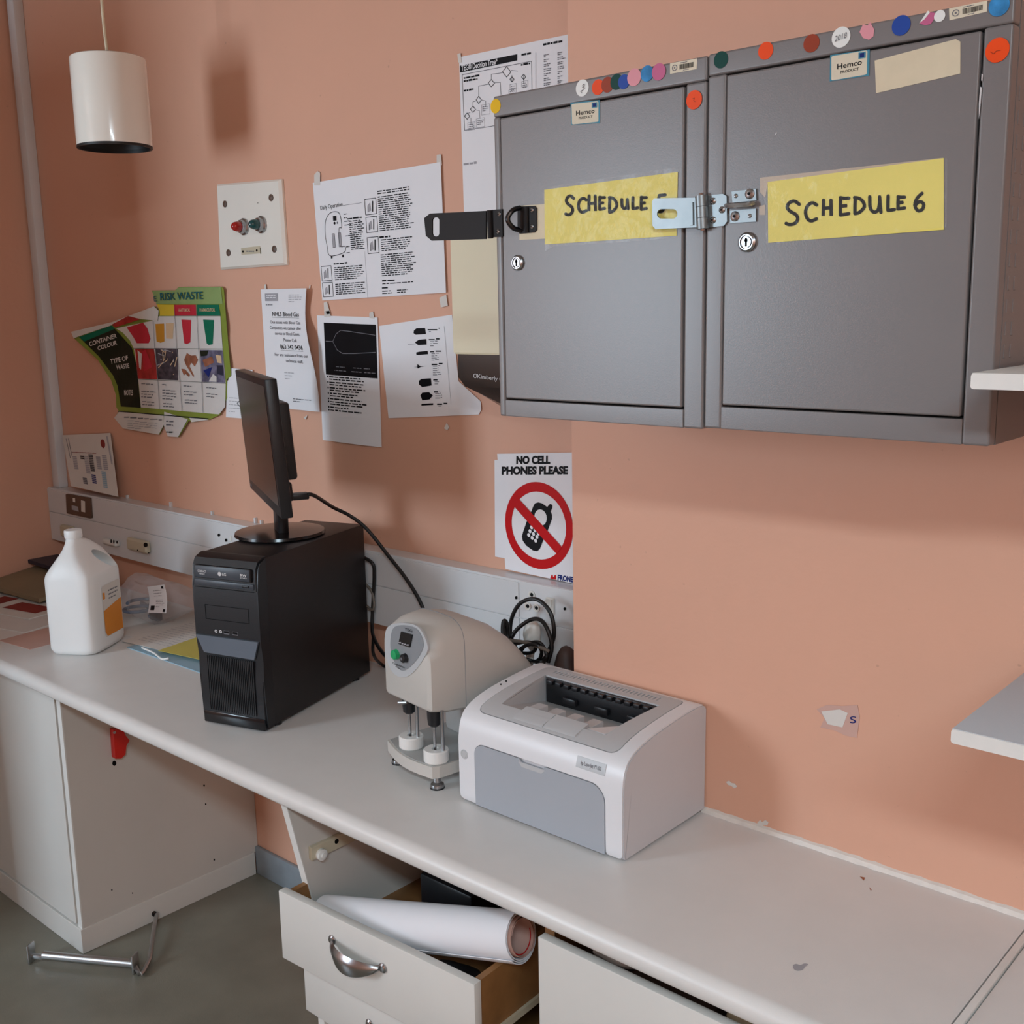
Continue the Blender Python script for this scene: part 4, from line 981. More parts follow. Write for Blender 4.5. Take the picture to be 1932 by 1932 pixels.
I.poly([(520, 1560), (575, 1490), (1085, 1535), (1085, 1640), (1030, 1750), (622, 1680)], 'paper_old', 'torn_strip', .0004); I.poly([(1092, 1490), (1360, 1575), (1250, 1778), (1132, 1770), (1085, 1640)], 'poster_white', 'torn_strip', .0006); I.poly([(1370, 1545), (1600, 1582), (1402, 1608)], 'paper_old', 'torn_strip', .0004)
I.poly([(565, 1480), (1600, 1565), (1590, 1576), (570, 1490)], 'ink', 'rule', .0008)
I.poly([(665, 530), (850, 475), (900, 540), (935, 660), (915, 710), (780, 710), (740, 640)], 'poster_red', 'picture', .0006); I.poly([(990, 490), (1090, 485), (1095, 690), (1050, 705), (1005, 690)], 'poster_amber', 'picture', .0006); I.poly([(1110, 480), (1200, 480), (1190, 660), (1115, 655)], 'poster_pale', 'picture', .0006)
I.poly([(1288, 440), (1400, 445), (1390, 700), (1350, 720), (1320, 710)], 'poster_red', 'picture', .0006); I.poly([(1535, 440), (1660, 445), (1645, 720), (1600, 730), (1575, 710)], 'poster_teal', 'picture', .0006)
I.poly([(760, 772), (975, 772), (1000, 960), (1012, 1122), (792, 1112)], 'poster_redphoto', 'picture', .0006); I.poly([(845, 800), (880, 780), (960, 980), (860, 1030)], 'poster_red', 'picture', .0012); I.poly([(790, 790), (840, 830), (830, 1010), (810, 990)], 'poster_white', 'picture', .0012)
I.poly([(990, 765), (1245, 770), (1252, 1132), (1020, 1122)], 'poster_dkphoto', 'picture', .0006)
for k in range(16):
    a = rn.uniform(1010, 1220); b = rn.uniform(790, 1080); c = rn.uniform(-90, 90); d_ = rn.uniform(-120, 120)
    I.line((a, b), (min(1240, max(1020, a + c)), min(1110, max(780, b + d_))), 9, 'poster_pale' if k % 3 else 'ink_pale', 'picture_streak', .0012)
I.poly([(1350, 820), (1400, 850), (1450, 845), (1478, 900), (1440, 975), (1400, 930), (1380, 970), (1435, 1085), (1420, 1090), (1340, 960), (1318, 900)], 'poster_brown', 'picture', .0006); I.poly([(1285, 1000), (1330, 1005), (1385, 1070), (1375, 1095), (1335, 1060), (1315, 1075)], 'poster_brown', 'picture', .0006)
I.poly([(1500, 785), (1756, 790), (1785, 1160), (1525, 1150)], 'poster_purple', 'picture', .0006)
for q, m in (([(1530, 900), (1640, 860), (1660, 930), (1560, 980)], 'poster_brown'), ([(1540, 1020), (1640, 980), (1600, 1100)], 'sign_blue'), ([(1680, 840), (1740, 850), (1750, 940), (1700, 930)], 'poster_pale'), ([(1690, 960), (1760, 960), (1770, 1080), (1700, 1060)], 'navy'), ([(1650, 1060), (1690, 1090), (1690, 1150), (1600, 1145)], 'poster_white'), ([(1500, 800), (1600, 790), (1580, 850), (1510, 860)], 'poster_dark')):
    I.poly(q, m, 'picture', .0012)
I.eps = .0030
for q in ([(1210, 270), (1240, 765), (1275, 1135), (1300, 1480)], [(1460, 270), (1490, 775), (1525, 1150), (1540, 1500)], [(970, 460), (990, 765), (1025, 1125), (1045, 1460)], [(740, 766), (1756, 776)], [(790, 1117), (1790, 1167)], [(1205, 397), (1735, 397)]):
    I.pathline(q, 4, 'ink_grey', 'grid_line', .0006)
for x0, x1, y0, n in ((835, 990, 1165, 1), (835, 1000, 1250, 3), (845, 985, 1370, 2), (1070, 1120, 1175, 1), (1075, 1230, 1240, 4), (1085, 1220, 1390, 2), (1315, 1480, 1190, 1), (1320, 1500, 1255, 2), (1330, 1490, 1350, 2), (1575, 1700, 1210, 1), (1575, 1735, 1280, 2)):
    I.para(x0, x1, y0, n, 32, 12, 'ink_grey', .25, rn, 35, .08)
I.step = None; I.eps = .0036
I.para(640, 1070, 1545, 1, 24, 14, 'ink_grey', 0, rn, 60, .08); I.para(680, 1030, 1590, 4, 26, 7, 'ink_pale', .3, rn, 50, .1); I.para(1120, 1220, 1590, 2, 40, 16, 'ink_grey', .2, rn, 50, .1); I.para(1120, 1210, 1715, 1, 30, 14, 'ink', .1, rn, 40)
I.text('RISK WASTE', (1055, 220), (1540, 205), (-4, -84), 'poster_teal_text', .012, 'heading', .0006); I.text('E', (985, 235), (1018, 232), (-8, -60), 'poster_teal_text', .0, 'heading', .0006)
I.text('CONTAINER', (250, 745), (560, 645), (-8, -48), 'paper_old', .02, 'column_heading', .0006); I.text('COLOUR', (345, 790), (565, 722), (-6, -46), 'paper_old', .02, 'column_heading', .0006)
I.text('TYPE OF', (490, 945), (690, 900), (-8, -52), 'paper_old', .02, 'column_heading', .0006); I.text('WASTE', (555, 1008), (705, 990), (-6, -52), 'paper_old', .02, 'column_heading', .0006); I.text('NOTES', (645, 1300), (745, 1300), (-2, -58), 'paper_old', .02, 'column_heading', .0006)
I.text('ANATOMICAL', (1262, 350), (1395, 350), (0, -36), 'poster_pale', .01, 'cell_heading', .0006); I.text('PHARMACEUTICAL', (1505, 348), (1680, 348), (0, -36), 'poster_pale', .01, 'cell_heading', .0006); I.done(o)
# torn scraps left on the pier
def scrap(name, label, pts, Y, mat='paper_old'):
    bm = bmesh.new(); plate(bm, [pts], lambda a, b: P(a, b, Y=Y), Vector((0, -.0006, 0))); return tag(obj(name, bm, mat, smooth=False), label, 'paper scrap')
o = scrap('torn_paper', 'torn white paper remnant stuck on pink pier wall below shelf level', [(1541, 1338), (1560, 1330), (1590, 1332), (1618, 1330), (1622, 1352), (1617, 1392), (1596, 1388), (1575, 1378), (1548, 1372), (1556, 1355)], YP - .0002, 'pink_paper')
I = Ink(lambda a, b: P(a, b, Y=YP - .0002), eps=.0010); I.poly([(1550, 1342), (1585, 1338), (1600, 1345), (1590, 1372), (1562, 1366)], 'paper_old', 'paper_layer'); I.text('S', (1604, 1364), (1616, 1364), (0, -13), 'sign_blue', 0, 'letter', .0004); I.done(o)
scrap('torn_paper', 'tiny white paint chip on pier wall just right of printer', [(1370, 1475), (1376, 1473), (1380, 1477), (1386, 1478), (1391, 1484), (1386, 1487), (1379, 1482), (1374, 1481)], YP - .0002)
scrap('torn_paper', 'white flake on pier wall right above the caulk line', [(1429, 1552), (1434, 1547), (1438, 1551), (1444, 1547), (1450, 1551), (1448, 1557), (1441, 1556), (1437, 1561), (1431, 1557)], YP - .0002)
scrap('torn_paper', 'small torn tape scrap on wall under the silhouette sheet', [(838, 808), (843, 798), (848, 806), (844, 812)], YQ)

# ------------------------------------------------------------------ computer tower
tw, td, thh = .166, .395, .365
t = thing('computer_tower', 'black desktop computer tower standing on worktop', 'computer', (-1.977, 1.206, ZT), R(17))
bm = bmesh.new(); bx(bm, .0015, tw - .0015, .022, td, .008, thh - .001, .002); obj('case', bm, 'black_case', t, local=True)
bm = bmesh.new()
pr = [(.0, .006), (-.003, .02), (-.003, .11), (-.001, .15), (-.006, .195), (-.006, .30), (-.004, .345), (.004, .359), (.022, .366), (.03, .366), (.03, .006)]
rings(bm, [[Vector((x + (0 if k in (1, 2) else (.002 if k == 0 else -.002)) * 0, y, z)) for y, z in pr] for k, x in enumerate((0.0, tw))])
bmesh.ops.bevel(bm, geom=[e for e in bm.edges if abs(e.verts[0].co.x - e.verts[1].co.x) < 1e-6], offset=.004, segments=2, affect='EDGES')
obj('front_bezel', bm, 'black_plastic', t, local=True, ang=25)
def lbox(name, mat, par, *a, **k):
    bev = k.pop('bev', 0); return obj(name, bx(bmesh.new(), *a, bev), mat, par, local=True, **k)
od = lbox('optical_drive', 'black_plastic', t, .012, .154, -.0105, .01, .319, .346, bev=.002)
lbox('drive_tray', 'dark_grey', od, .014, .152, -.0112, -.01, .3205, .3445, bev=.0008)
lbox('bay_strip', 'dark_grey', t, .008, .158, -.0075, .01, .303, .315, bev=.0015)
I = Ink(lambda a, b: Vector((a, -.0112, b)), eps=.0008)
I.text('COMPACT', (.022, .3315), (.044, .3315), (0, .0045), 'print_white', .02); I.text('disc', (.026, .327), (.04, .327), (0, .003), 'print_white', .02)
I.poly(circ(.078, .3315, .0045, n=16), 'print_white', 'maker_mark'); I.text('LG', (.0845, .329), (.0945, .329), (0, .0052), 'print_white', .03)
I.text('RW', (.130, .331), (.146, .331), (0, .005), 'print_white', .03); I.text('DVD', (.130, .3265), (.146, .3265), (0, .003), 'print_white', .01)
I.done(od, local=True)
lbox('eject_button', 'black_plastic', t, .130, .146, -.009, .0, .3065, .3115, bev=.001)
I = Ink(lambda a, b: Vector((a, -.006, b)), eps=.0006)
I.pathline([(.03, .232), (.14, .232), (.14, .262), (.03, .262)], .0012, 'hole', 'bay_outline', closed=True); I.rect(.008, .298, .158, .2995, 'hole', 'bay_outline')
for x in (.054, .066): I.poly(circ(x, .2075, .0035, n=12), 'print_white', 'audio_jack', holes=[circ(x, .2075, .0017, n=12)])
for x in (.074, .096): I.poly([(x, .2035), (x + .014, .2035), (x + .014, .211), (x, .211)], 'ink_grey', 'usb_port'); I.poly([(x + .0008, .2055), (x + .0132, .2055), (x + .0132, .2105), (x + .0008, .2105)], 'hole', 'usb_slot', .0003)
I.done(t, local=True)
bm = bmesh.new(); plate(bm, [[(.004, .196), (.162, .196), (.146, .156), (.018, .158)]], lambda a, b: Vector((a, -.0065 + (.196 - b) * .12, b)), Vector((0, -.004, 0))); obj('silver_band', bm, 'silver_bezel', t, local=True)
bm = bmesh.new()
for k in range(26):
    x = .022 + k * .0047; bx(bm, x, x + .0028, -.0055, 0, .034, .152)
obj('grille', bm, 'black_plastic', t, local=True, smooth=False)
lbox('front_foot', 'black_gloss', t, .004, .162, -.005, .02, .004, .03, bev=.003)
TWM = ROOT[t].copy()
for x in (.015, .151):
    for y in (.05, .35): obj('rubber_foot', cyl(bmesh.new(), (x, y, 0), (x, y, .01), .010, n=14), 'black_plastic', t, local=True)
bm = bmesh.new(); bx(bm, .02, .146, td - .001, td + .003, .03, .34); obj('rear_plate', bm, 'steel', t, local=True)
for z, l in ((.28, .010), (.22, .012), (.17, .010)):
    lbox('rear_plug', 'black_plastic' if z < .25 else 'cable_grey', t, .13, .15, td + .002, td + l, z, z + .014, bev=.002)

# ------------------------------------------------------------------ monitor
MB = Vector((-1.997, 1.442, ZT + thh - .001)); my = R(-27)
t = thing('monitor', 'thin black flat monitor on round foot atop the computer tower', 'monitor', MB, my)
obj('foot', lathe(bmesh.new(), (0, 0, 0), [(.096, 0), (.100, .003), (.098, .009), (.06, .013), (.0, .015)], n=44), 'black_gloss', t, local=True)
mx, myy = .024, -.030
obj('neck', bx(bmesh.new(), mx - .03, mx + .03, -.012, .012, .008, .15, .006), 'black_plastic', t, local=True)
zc = .219; hw, hh = .22, .14
tilt = Matrix.Translation((mx, myy, zc)) @ Matrix.Rotation(R(3.6), 4, 'X')
def mpart(name, mat, par, *a, bev=.0, **k):
    return obj(name, bx(bmesh.new(), *a, bev, 2, rot=None) if not k.get('r', True) else bx(bmesh.new(), *a, bev, 2, rot=tilt), mat, par, local=True)
pn = mpart('panel', 'black_plastic', t, -hw, hw, -.012, .012, -hh, hh, bev=.003)
mpart('screen', 'screen', pn, -hw + .014, hw - .014, -.0128, -.011, -hh + .024, hh - .014)
mpart('maker_mark', 'ink_grey', pn, -hw + .02, -hw + .034, -.0126, -.0118, -hh + .009, -hh + .014)
mpart('back_housing', 'black_case', t, -.15, .15, .011, .042, -.075, .085, bev=.006)
mpart('connector_housing', 'black_case', t, -.05, .10, .011, .036, -hh + .012, -.088, bev=.004)
pc = tilt @ Vector((.085, .04, -.121))
obj('video_plug', bx(bmesh.new(), pc.x - .012, pc.x + .012, pc.y - .008, pc.y + .03, pc.z - .007, pc.z + .007, .003), 'black_plastic', t, local=True)
PW = ROOT[t] @ (pc + Vector((0, .03, 0)))
PB = (ROOT[t].to_3x3() @ Vector((0, 1, 0)))

# ------------------------------------------------------------------ cables
def cable(name, label, pts, r, mat='cable_black'):
    return tag(obj(name, tube(bmesh.new(), pts, r, 10), mat), label, 'cable')
cable('video_cable', 'black video cable arching from monitor down behind the blood analyser', [PW - PB * .012, PW + PB * .010, P(628, 957, Y=1.56), P(660, 973, Y=1.585), P(692, 998, Y=1.605), P(730, 1045, Y=1.62), P(765, 1090, Y=1.625), P(790, 1130, Y=1.625), P(803, 1165, Y=1.62), P(815, 1230, Y=1.6), P(820, 1290, Y=1.60)], .0042)
cable('power_cable', 'black cables hanging close against back of computer tower', [TWM @ Vector((.14, td + .010, .287)), P(702, 1062, Y=1.637), P(706, 1085, Y=1.64), P(704, 1130, Y=1.64), P(702, 1180, Y=1.63), P(706, 1205, Y=1.60), P(725, 1235, Y=1.57), P(760, 1262, Y=1.52)], .0042)
cable('network_cable', 'grey network cable dropping behind the computer tower', [TWM @ Vector((.14, td + .010, .227)), P(701, 1115, Y=1.638), P(704, 1150, Y=1.63), TWM @ Vector((.14, td + .010, .177))], .003, 'cable_grey')
cable('power_cable', 'black cable along worktop between computer tower and analyser', [P(704, 1205, Y=1.62), P(705, 1235, Y=1.57), P(722, 1255, Z=.756), P(760, 1275, Z=.756)], .0038)
g = 'coiled cables behind the printer'
cable('power_cable', 'black power lead forming tall loop above the printer', [P(1020, 1262, Y=1.59), P(1032, 1235, Y=1.60), P(1045, 1200, Y=1.60), P(1040, 1160, Y=1.6), P(1022, 1136, Y=1.6), P(1002, 1130, Y=1.6), P(980, 1140, Y=1.6), P(966, 1165, Y=1.6), P(963, 1195, Y=1.6), P(972, 1220, Y=1.6), P(990, 1250, Y=1.59)], .0042)
cable('power_cable', 'black power lead forming lower flatter loop above the printer', [P(960, 1212, Y=1.585), P(975, 1188, Y=1.59), P(1000, 1170, Y=1.595), P(1020, 1170, Y=1.595), P(1034, 1190, Y=1.59), P(1041, 1220, Y=1.59), P(1034, 1250, Y=1.585)], .0042)
cable('power_cable', 'short black plug lead hooked left of the cable loops', [P(953, 1212, Y=1.57), P(949, 1190, Y=1.575), P(951, 1172, Y=1.58), P(957, 1180, Y=1.585), P(960, 1205, Y=1.585), P(975, 1235, Y=1.575)], .005)
cable('data_cable', 'grey-brown flat lead tied across the cable coil', [P(962, 1208, Y=1.565), P(990, 1212, Y=1.565), P(1020, 1222, Y=1.565), P(1036, 1229, Y=1.57)], .0036, 'cable_grey')
for kk, (lb, cx, cy, ax, ay, yy) in enumerate((('black lead coiled in a small ring low behind the printer', 1000, 1232, 22, 16, 1.57), ('black lead looped sideways under the tall loop', 985, 1222, 26, 10, 1.58))):
    cable('coiled_lead', lb, [P(cx + ax * math.cos(a) , cy + ay * math.sin(a) + 2 * math.sin(2 * a), Y=yy + .008 * math.sin(a)) for a in [i * .6 for i in range(14)]], .0036)
cable('coiled_lead', 'tangled black coil of lead resting behind the printer', [P(975 + 26 * math.cos(a) * (1 + .15 * math.sin(3 * a)) + 30, 1238 + 18 * math.sin(a) - 5 * (k % 3), Y=1.575 + .01 * math.sin(a * 2.3)) for k, a in enumerate([i * 1.05 for i in range(22)])], .0036)
a = P(1006, 1198, Y=1.63)
t = thing('power_plug', 'white moulded plug in trunking socket behind cable loops', 'plug', a)
bm = lump((a.x, a.y - .003, a.z), (.019, .016, .034), 9, .1); obj('plug_body', bm, 'socket_white', t)
obj('plug_strain_relief', cyl(bmesh.new(), a + Vector((0, -.01, -.035)), a + Vector((.004, -.02, -.085)), .009, .005), 'socket_white', t)
tag(obj('crumpled_cloth', lump((-1.312, 1.605, .845), (.036, .035, .105), 21, .22, zmin=ZT), 'cover_brown'), 'crumpled dark brown cloth in corner between pier and printer', 'cloth')

# ------------------------------------------------------------------ jerrycan
t = thing('jerrycan', 'white plastic jerrycan with orange side label on worktop', 'jerrycan', (-2.69, 1.318, ZT), R(33))
def rring(hx, y0, y1, z, e=4.5, n=40):
    o = []; cy = (y0 + y1) / 2; hy = (y1 - y0) / 2
    for i in range(n):
        a = 2 * math.pi * i / n; c, s = math.cos(a), math.sin(a)
        o.append(Vector((hx * math.copysign(abs(c) ** (2 / e), c), cy + hy * math.copysign(abs(s) ** (2 / e), s), z)))
    return o
st = [(.056, -.074, .074, 0, 4), (.063, -.081, .081, .004, 5), (.067, -.085, .085, .016, 6), (.067, -.086, .086, .10, 6), (.067, -.085, .085, .196, 6), (.065, -.083, .083, .207, 5.5), (.055, -.080, .081, .222, 5), (.043, -.074, .077, .240, 4), (.033, -.066, .070, .255, 3.5), (.026, -.058, .054, .268, 3), (.022, -.052, .036, .279, 2.6), (.020, -.047, .016, .288, 2.3), (.019, -.044, -.004, .294, 2)]
bm = bmesh.new(); rings(bm, [rring(a, b, c, d, e) for a, b, c, d, e in st])
body = obj('can_body', bm, 'hdpe', t, local=True, ang=60)
cut = bmesh.new(); pts = []
for i in range(24):
    a = 2 * math.pi * i / 24; x, y = .042 * math.cos(a), .0165 * math.sin(a); th = R(-35); pts.append((.032 + x * math.cos(th) - y * math.sin(th), .231 + x * math.sin(th) + y * math.cos(th)))
rings(cut, [[Vector((x, p[0], p[1])) for p in pts] for x in (-.1, .1)]); bmesh.ops.recalc_face_normals(cut, faces=cut.faces)
cm = bpy.data.meshes.new('cutter'); cut.to_mesh(cm); cut.free(); co = bpy.data.objects.new('cutter', cm); COL.objects.link(co); co.parent = t
md = body.modifiers.new('hole', 'BOOLEAN'); md.operation = 'DIFFERENCE'; md.object = co; md.solver = 'EXACT'
bpy.context.view_layer.update()
nm = bpy.data.meshes.new_from_object(body.evaluated_get(bpy.context.evaluated_depsgraph_get())); body.modifiers.clear(); body.data = nm
bpy.data.objects.remove(co); bpy.data.meshes.remove(cm)
for p in nm.polygons: p.use_smooth = True
nm.set_sharp_from_angle(angle=R(50))
obj('can_neck', lathe(bmesh.new(), (0, -.024, 0), [(.0195, .28), (.0185, .305)], n=24), 'hdpe', t, local=True)
bm = bmesh.new(); lathe(bm, (0, -.024, 0), [(.0215, .297), (.022, .299), (.022, .314), (.0205, .317), (0, .317)], n=36); obj('cap', bm, 'hdpe', t, local=True)
I = Ink(lambda a, b: Vector((.0674, a, b)), n=(1, 0, 0), eps=.0004)
I.poly(rrect(-.03, .06, .035, .17, .008), 'paper_old', 'paper_label'); I.eps = .0007
I.poly([(-.03, .05), (-.02, .036), (.06, .036), (.06, .12), (-.03, .105)], 'orange_label', 'orange_label'); I.rect(-.028, .135, -.018, .152, 'orange_label', 'label_mark'); I.para(.0, .05, .15, 3, -.01, .004, 'ink_grey', .3, rn, .01); I.done(t, local=True)

# ------------------------------------------------------------------ plastic bag with tubing
t = thing('plastic_bag', 'clear crumpled plastic bag holding tubing and white label, on worktop', 'bag', (-2.80, 1.565, ZT))
obj('bag_film', lump((-2.80, 1.565, ZT + .06), (.13, .085, .06), 31, .5, 3, ZT + .0012), 'bag_film', t, ang=8)
obj('tubing', tube(bmesh.new(), [(-2.84 + .05 * math.cos(a) + .004 * a, 1.55 + .05 * math.sin(a), ZT + .012 + .004 * a) for a in [i * .7 for i in range(16)]], .005, 8), 'bag_tube', t)
obj('connector', bx(bmesh.new(), -2.765, -2.72, 1.535, 1.555, ZT + .01, ZT + .06, .006), 'dark_grey', t)
fn = quad(P(277, 1107, Y=1.50), P(309, 1103, Y=1.50), P(313, 1157, Y=1.48), P(279, 1156, Y=1.48))
bm = bmesh.new(); plate(bm, [[(0, 0), (1, 0), (1, 1), (0, 1)]], lambda u, v: fn(u, v) + Vector((0, .006 * math.sin(3 * v), 0)), Vector((0, .0006, 0)), (.2, .2)); lb = obj('tag_label', bm, 'paper', t, label='white printed label')
I = Ink(lambda u, v: fn(u, v) + Vector((0, .006 * math.sin(3 * v), 0)), eps=.0008); I.rect(.12, .1, .34, .26, 'ink', 'code_mark'); I.rect(.82, .04, .95, .14, 'ink', 'code_mark'); I.rect(.8, .86, .92, .95, 'ink', 'code_mark'); I.para(.3, .8, .8, 3, -.1, .02, 'ink_grey', .3, rn, .1); I.para(.4, .9, .45, 5, -.06, .02, 'ink_grey', .3, rn, .1); I.done(lb)

# ------------------------------------------------------------------ papers lying on the worktop
def flat(name, label, cat, x, y, w, h, rz, mat, z, th=.001, curlz=None):
    m = Matrix.Translation((x, y, z)) @ Matrix.Rotation(R(rz), 4, 'Z')
    fn = lambda u, v: m @ Vector((u * w, v * h, (curlz(u, v) if curlz else 0)))
    bm = bmesh.new(); plate(bm, [[(0, 0), (1, 0), (1, 1), (0, 1)]], fn, Vector((0, 0, th)), (.2, .2)); return tag(obj(name, bm, mat), label, cat), fn
flat('folder', 'light blue paper folder under yellow sheet beside tower', 'folder', -2.60, 1.375, .40, .27, 1, 'sky_folder', ZT, .002)
o, fn = flat('form_sheet', 'white ruled form lying left of yellow sheet on worktop', 'paper', -2.655, 1.392, .30, .26, 8, 'paper_old', ZT + .0025, .001, lambda u, v: .004 * u * v)
I = Ink(lambda a, b: fn(a, b), n=(0, 0, 1), eps=.0016); I.para(.08, .9, .9, 14, -.06, .008, 'ink_pale', .3, rn, .06); I.done(o)
flat('yellow_sheet', 'yellow sheet on blue folder tucked against computer tower', 'paper', -2.485, 1.398, .30, .21, 10, 'yellow_paper', ZT + .0085, .001)
bm = tube(bmesh.new(), [P(268, 1222, Z=ZT + .008), P(290, 1232, Z=ZT + .008), P(305, 1243, Z=ZT + .008), P(318, 1242, Z=ZT + .012)], .0025, 6)
tag(obj('folder_clip', bm, 'cup_white'), 'thin white plastic folder clip along blue folder edge', 'clip')
flat('kraft_folder', 'brown kraft folder at far left of worktop against wall', 'folder', -3.53, 1.40, .34, .25, 4, 'kraft', ZT + .012, .012, lambda u, v: .03 * v)
flat('blue_folder', 'dark navy folder sticking out behind the brown folder', 'folder', -3.55, 1.56, .28, .10, 0, 'navy', ZT + .057, .012)
o, fn = flat('leaflet', 'red and white printed leaflet in front of brown folder', 'paper', -3.36, 1.27, .30, .15, 12, 'paper_old', ZT + .002, .003)
I = Ink(fn, n=(0, 0, 1), eps=.0036); I.rect(.02, .1, .25, .9, 'red_print', 'printed_area'); I.rect(.4, .3, .9, .75, 'red_print', 'printed_area'); I.done(o)
flat('booklet', 'pale booklet lying under the printed leaflet', 'booklet', -3.30, 1.18, .36, .22, 14, 'poster_white', ZT, .0018)
flat('pink_sheet', 'faint pink sheet flat on worktop left of jerrycan', 'paper', -2.935, 1.19, .15, .16, 6, 'pink_paper', ZT, .0008)
flat('white_sheet', 'large white sheet spread under the plastic bag', 'paper', -2.98, 1.42, .38, .25, 3, 'paper_old', ZT, .0008)
bm = tube(bmesh.new(), [(-2.95, 1.62, ZT + .01), (-2.87, 1.60, ZT + .012)], .006, 8); tag(obj('marker_pen', bm, 'black_plastic'), 'black pen lying beside plastic bag near wall', 'pen')

# ------------------------------------------------------------------ blood analyser
th = R(-8.5); MO = Vector((-1.430, 1.294, ZT)); nf = Vector((math.sin(th), -math.cos(th), 0))
t = thing('blood_analyser', 'beige bench-top blood analyser with green button and two cup holders', 'analyser', MO, th)
st = [(-.004, .067, .276, .150), (0.0, .074, .284, .145), (.03, .079, .298, .139), (.07, .081, .302, .136), (.115, .082, .292, .135), (.155, .081, .272, .135), (.190, .079, .246, .136), (.220, .075, .215, .138), (.243, .070, .184, .140), (.262, .062, .150, .142)]
def msec(y, w, zt, zb, n=14):
    o = [Vector((-w + .006, y, zb)), Vector((-w, y, zb + .006))]
    rr = min(.05, (zt - zb) * .55)
    for i in range(n + 1):
        a = R(180 - 180 * i / n); c, s = math.cos(a), math.sin(a)
        o.append(Vector((w * math.copysign(abs(c) ** .5, c), y, zt - rr + rr * abs(s) ** .8)))
    o += [Vector((w, y, zb + .006)), Vector((w - .006, y, zb))]
    return o
bm = bmesh.new(); rings(bm, [msec(*s) for s in st]); obj('head', bm, 'machine_grey', t, local=True, ang=50)
obj('seam', tube(bmesh.new(), [Vector((p.x * 1.0015, p.y, p.z + .0003)) for p in msec(.07, .081, .302, .136)[1:-1]], .0006, 5, 2), 'machine_panel2', t, local=True)
pl = (MO + nf * .0055, nf); fq = lambda a, b: P(a, b, pl=pl)
def shield(pts): return [(v.x, v.y) for v in crom([Vector((a, b, 0)) for a, b in pts], 4, True)]
bm = bmesh.new(); plate(bm, [shield([(729, 1187), (743, 1177), (770, 1176), (792, 1186), (807, 1220), (798, 1244), (780, 1268), (762, 1278), (742, 1270), (728, 1240), (726, 1212)])], fq, nf * -.004); ps = obj('control_panel', bm, 'machine_panel', t)
I = Ink(fq, n=nf, eps=.0006)
I.poly(shield([(740, 1190), (752, 1180), (775, 1181), (790, 1190), (800, 1215), (790, 1240), (772, 1260), (758, 1265), (745, 1250), (737, 1222)]), 'machine_panel2', 'panel_face')
I.text('TEG', (764, 1189), (779, 1193), (0, -5), 'ink', .02, None, .0004)
I.text('Coagulation', (741, 1252), (764, 1261), (0, -4), 'ink', 0, None, .0004); I.text('Analyzer', (747, 1258), (757, 1264), (0, -3.4), 'ink', 0, None, .0004); I.done(ps)
bm = bmesh.new(); plate(bm, [[(759, 1191), (780, 1197), (775, 1221), (754, 1214)]], lambda a, b: fq(a, b) + nf * .003, nf * -.003); d_ = obj('display', bm, 'black_gloss', ps)
I = Ink(fq, n=nf, eps=.0036); I.para(755, 775, 1213, 1, 0, -3, 'ink_pale', 0, rn, 4, .3); I.done(d_)
for px, py, m, r in ((749, 1234, 'green_button', .0088), (766, 1241, 'black_plastic', .0080)):
    c = fq(px, py); o = obj('button', lathe(bmesh.new(), c, [(r * 1.08, 0), (r * 1.08, .002), (r, .003), (r, .008), (r * .8, .0095), (0, .010)], nf, 22), m, ps, label=('green' if 'green' in m else 'black') + ' round push button')
    if 'green' not in m: obj('button_mark', cyl(bmesh.new(), c + nf * .0098, c + nf * .0104, .0028), 'ink_grey', o)
# base plate with a bowed front
arc = [(-.084, .012)] + [(-.084 + .162 * i / 10, .004 - .014 * math.sin(math.pi * i / 10) - .012 * i / 10) for i in range(11)] + [(.084, .004), (.084, .27), (-.082, .27)]
bm = bmesh.new(); plate(bm, [arc], lambda a, b: Vector((a, b, .024)), Vector((0, 0, .022))); obj('base_plate', bm, 'machine_grey', t, local=True, ang=25)
bm = bmesh.new(); plate(bm, [[(a * .97, b + .004) for a, b in arc]], lambda a, b: Vector((a, b, .046)), Vector((0, 0, .001))); obj('deck', bm, 'machine_grey2', t, local=True, ang=25)
box_ = bmesh.new(); bx(box_, -.06, .06, .12, .24, .045, .145, .01); obj('column', box_, 'machine_grey2', t, local=True)
for x, y in ((-.070, .018), (.070, .008), (-.068, .24), (.07, .24)):
    f_ = obj('levelling_foot', lathe(bmesh.new(), (x, y, 0), [(.012, 0), (.013, .003), (.012, .008), (.007, .012), (.006, .026)], n=20), 'chrome', t, local=True, label='chrome levelling foot')
    obj('foot_pad', lathe(bmesh.new(), (x, y, 0), [(.0134, 0), (.0134, .0025)], n=20), 'black_plastic', f_, local=True)
inv = ROOT[t].inverted()
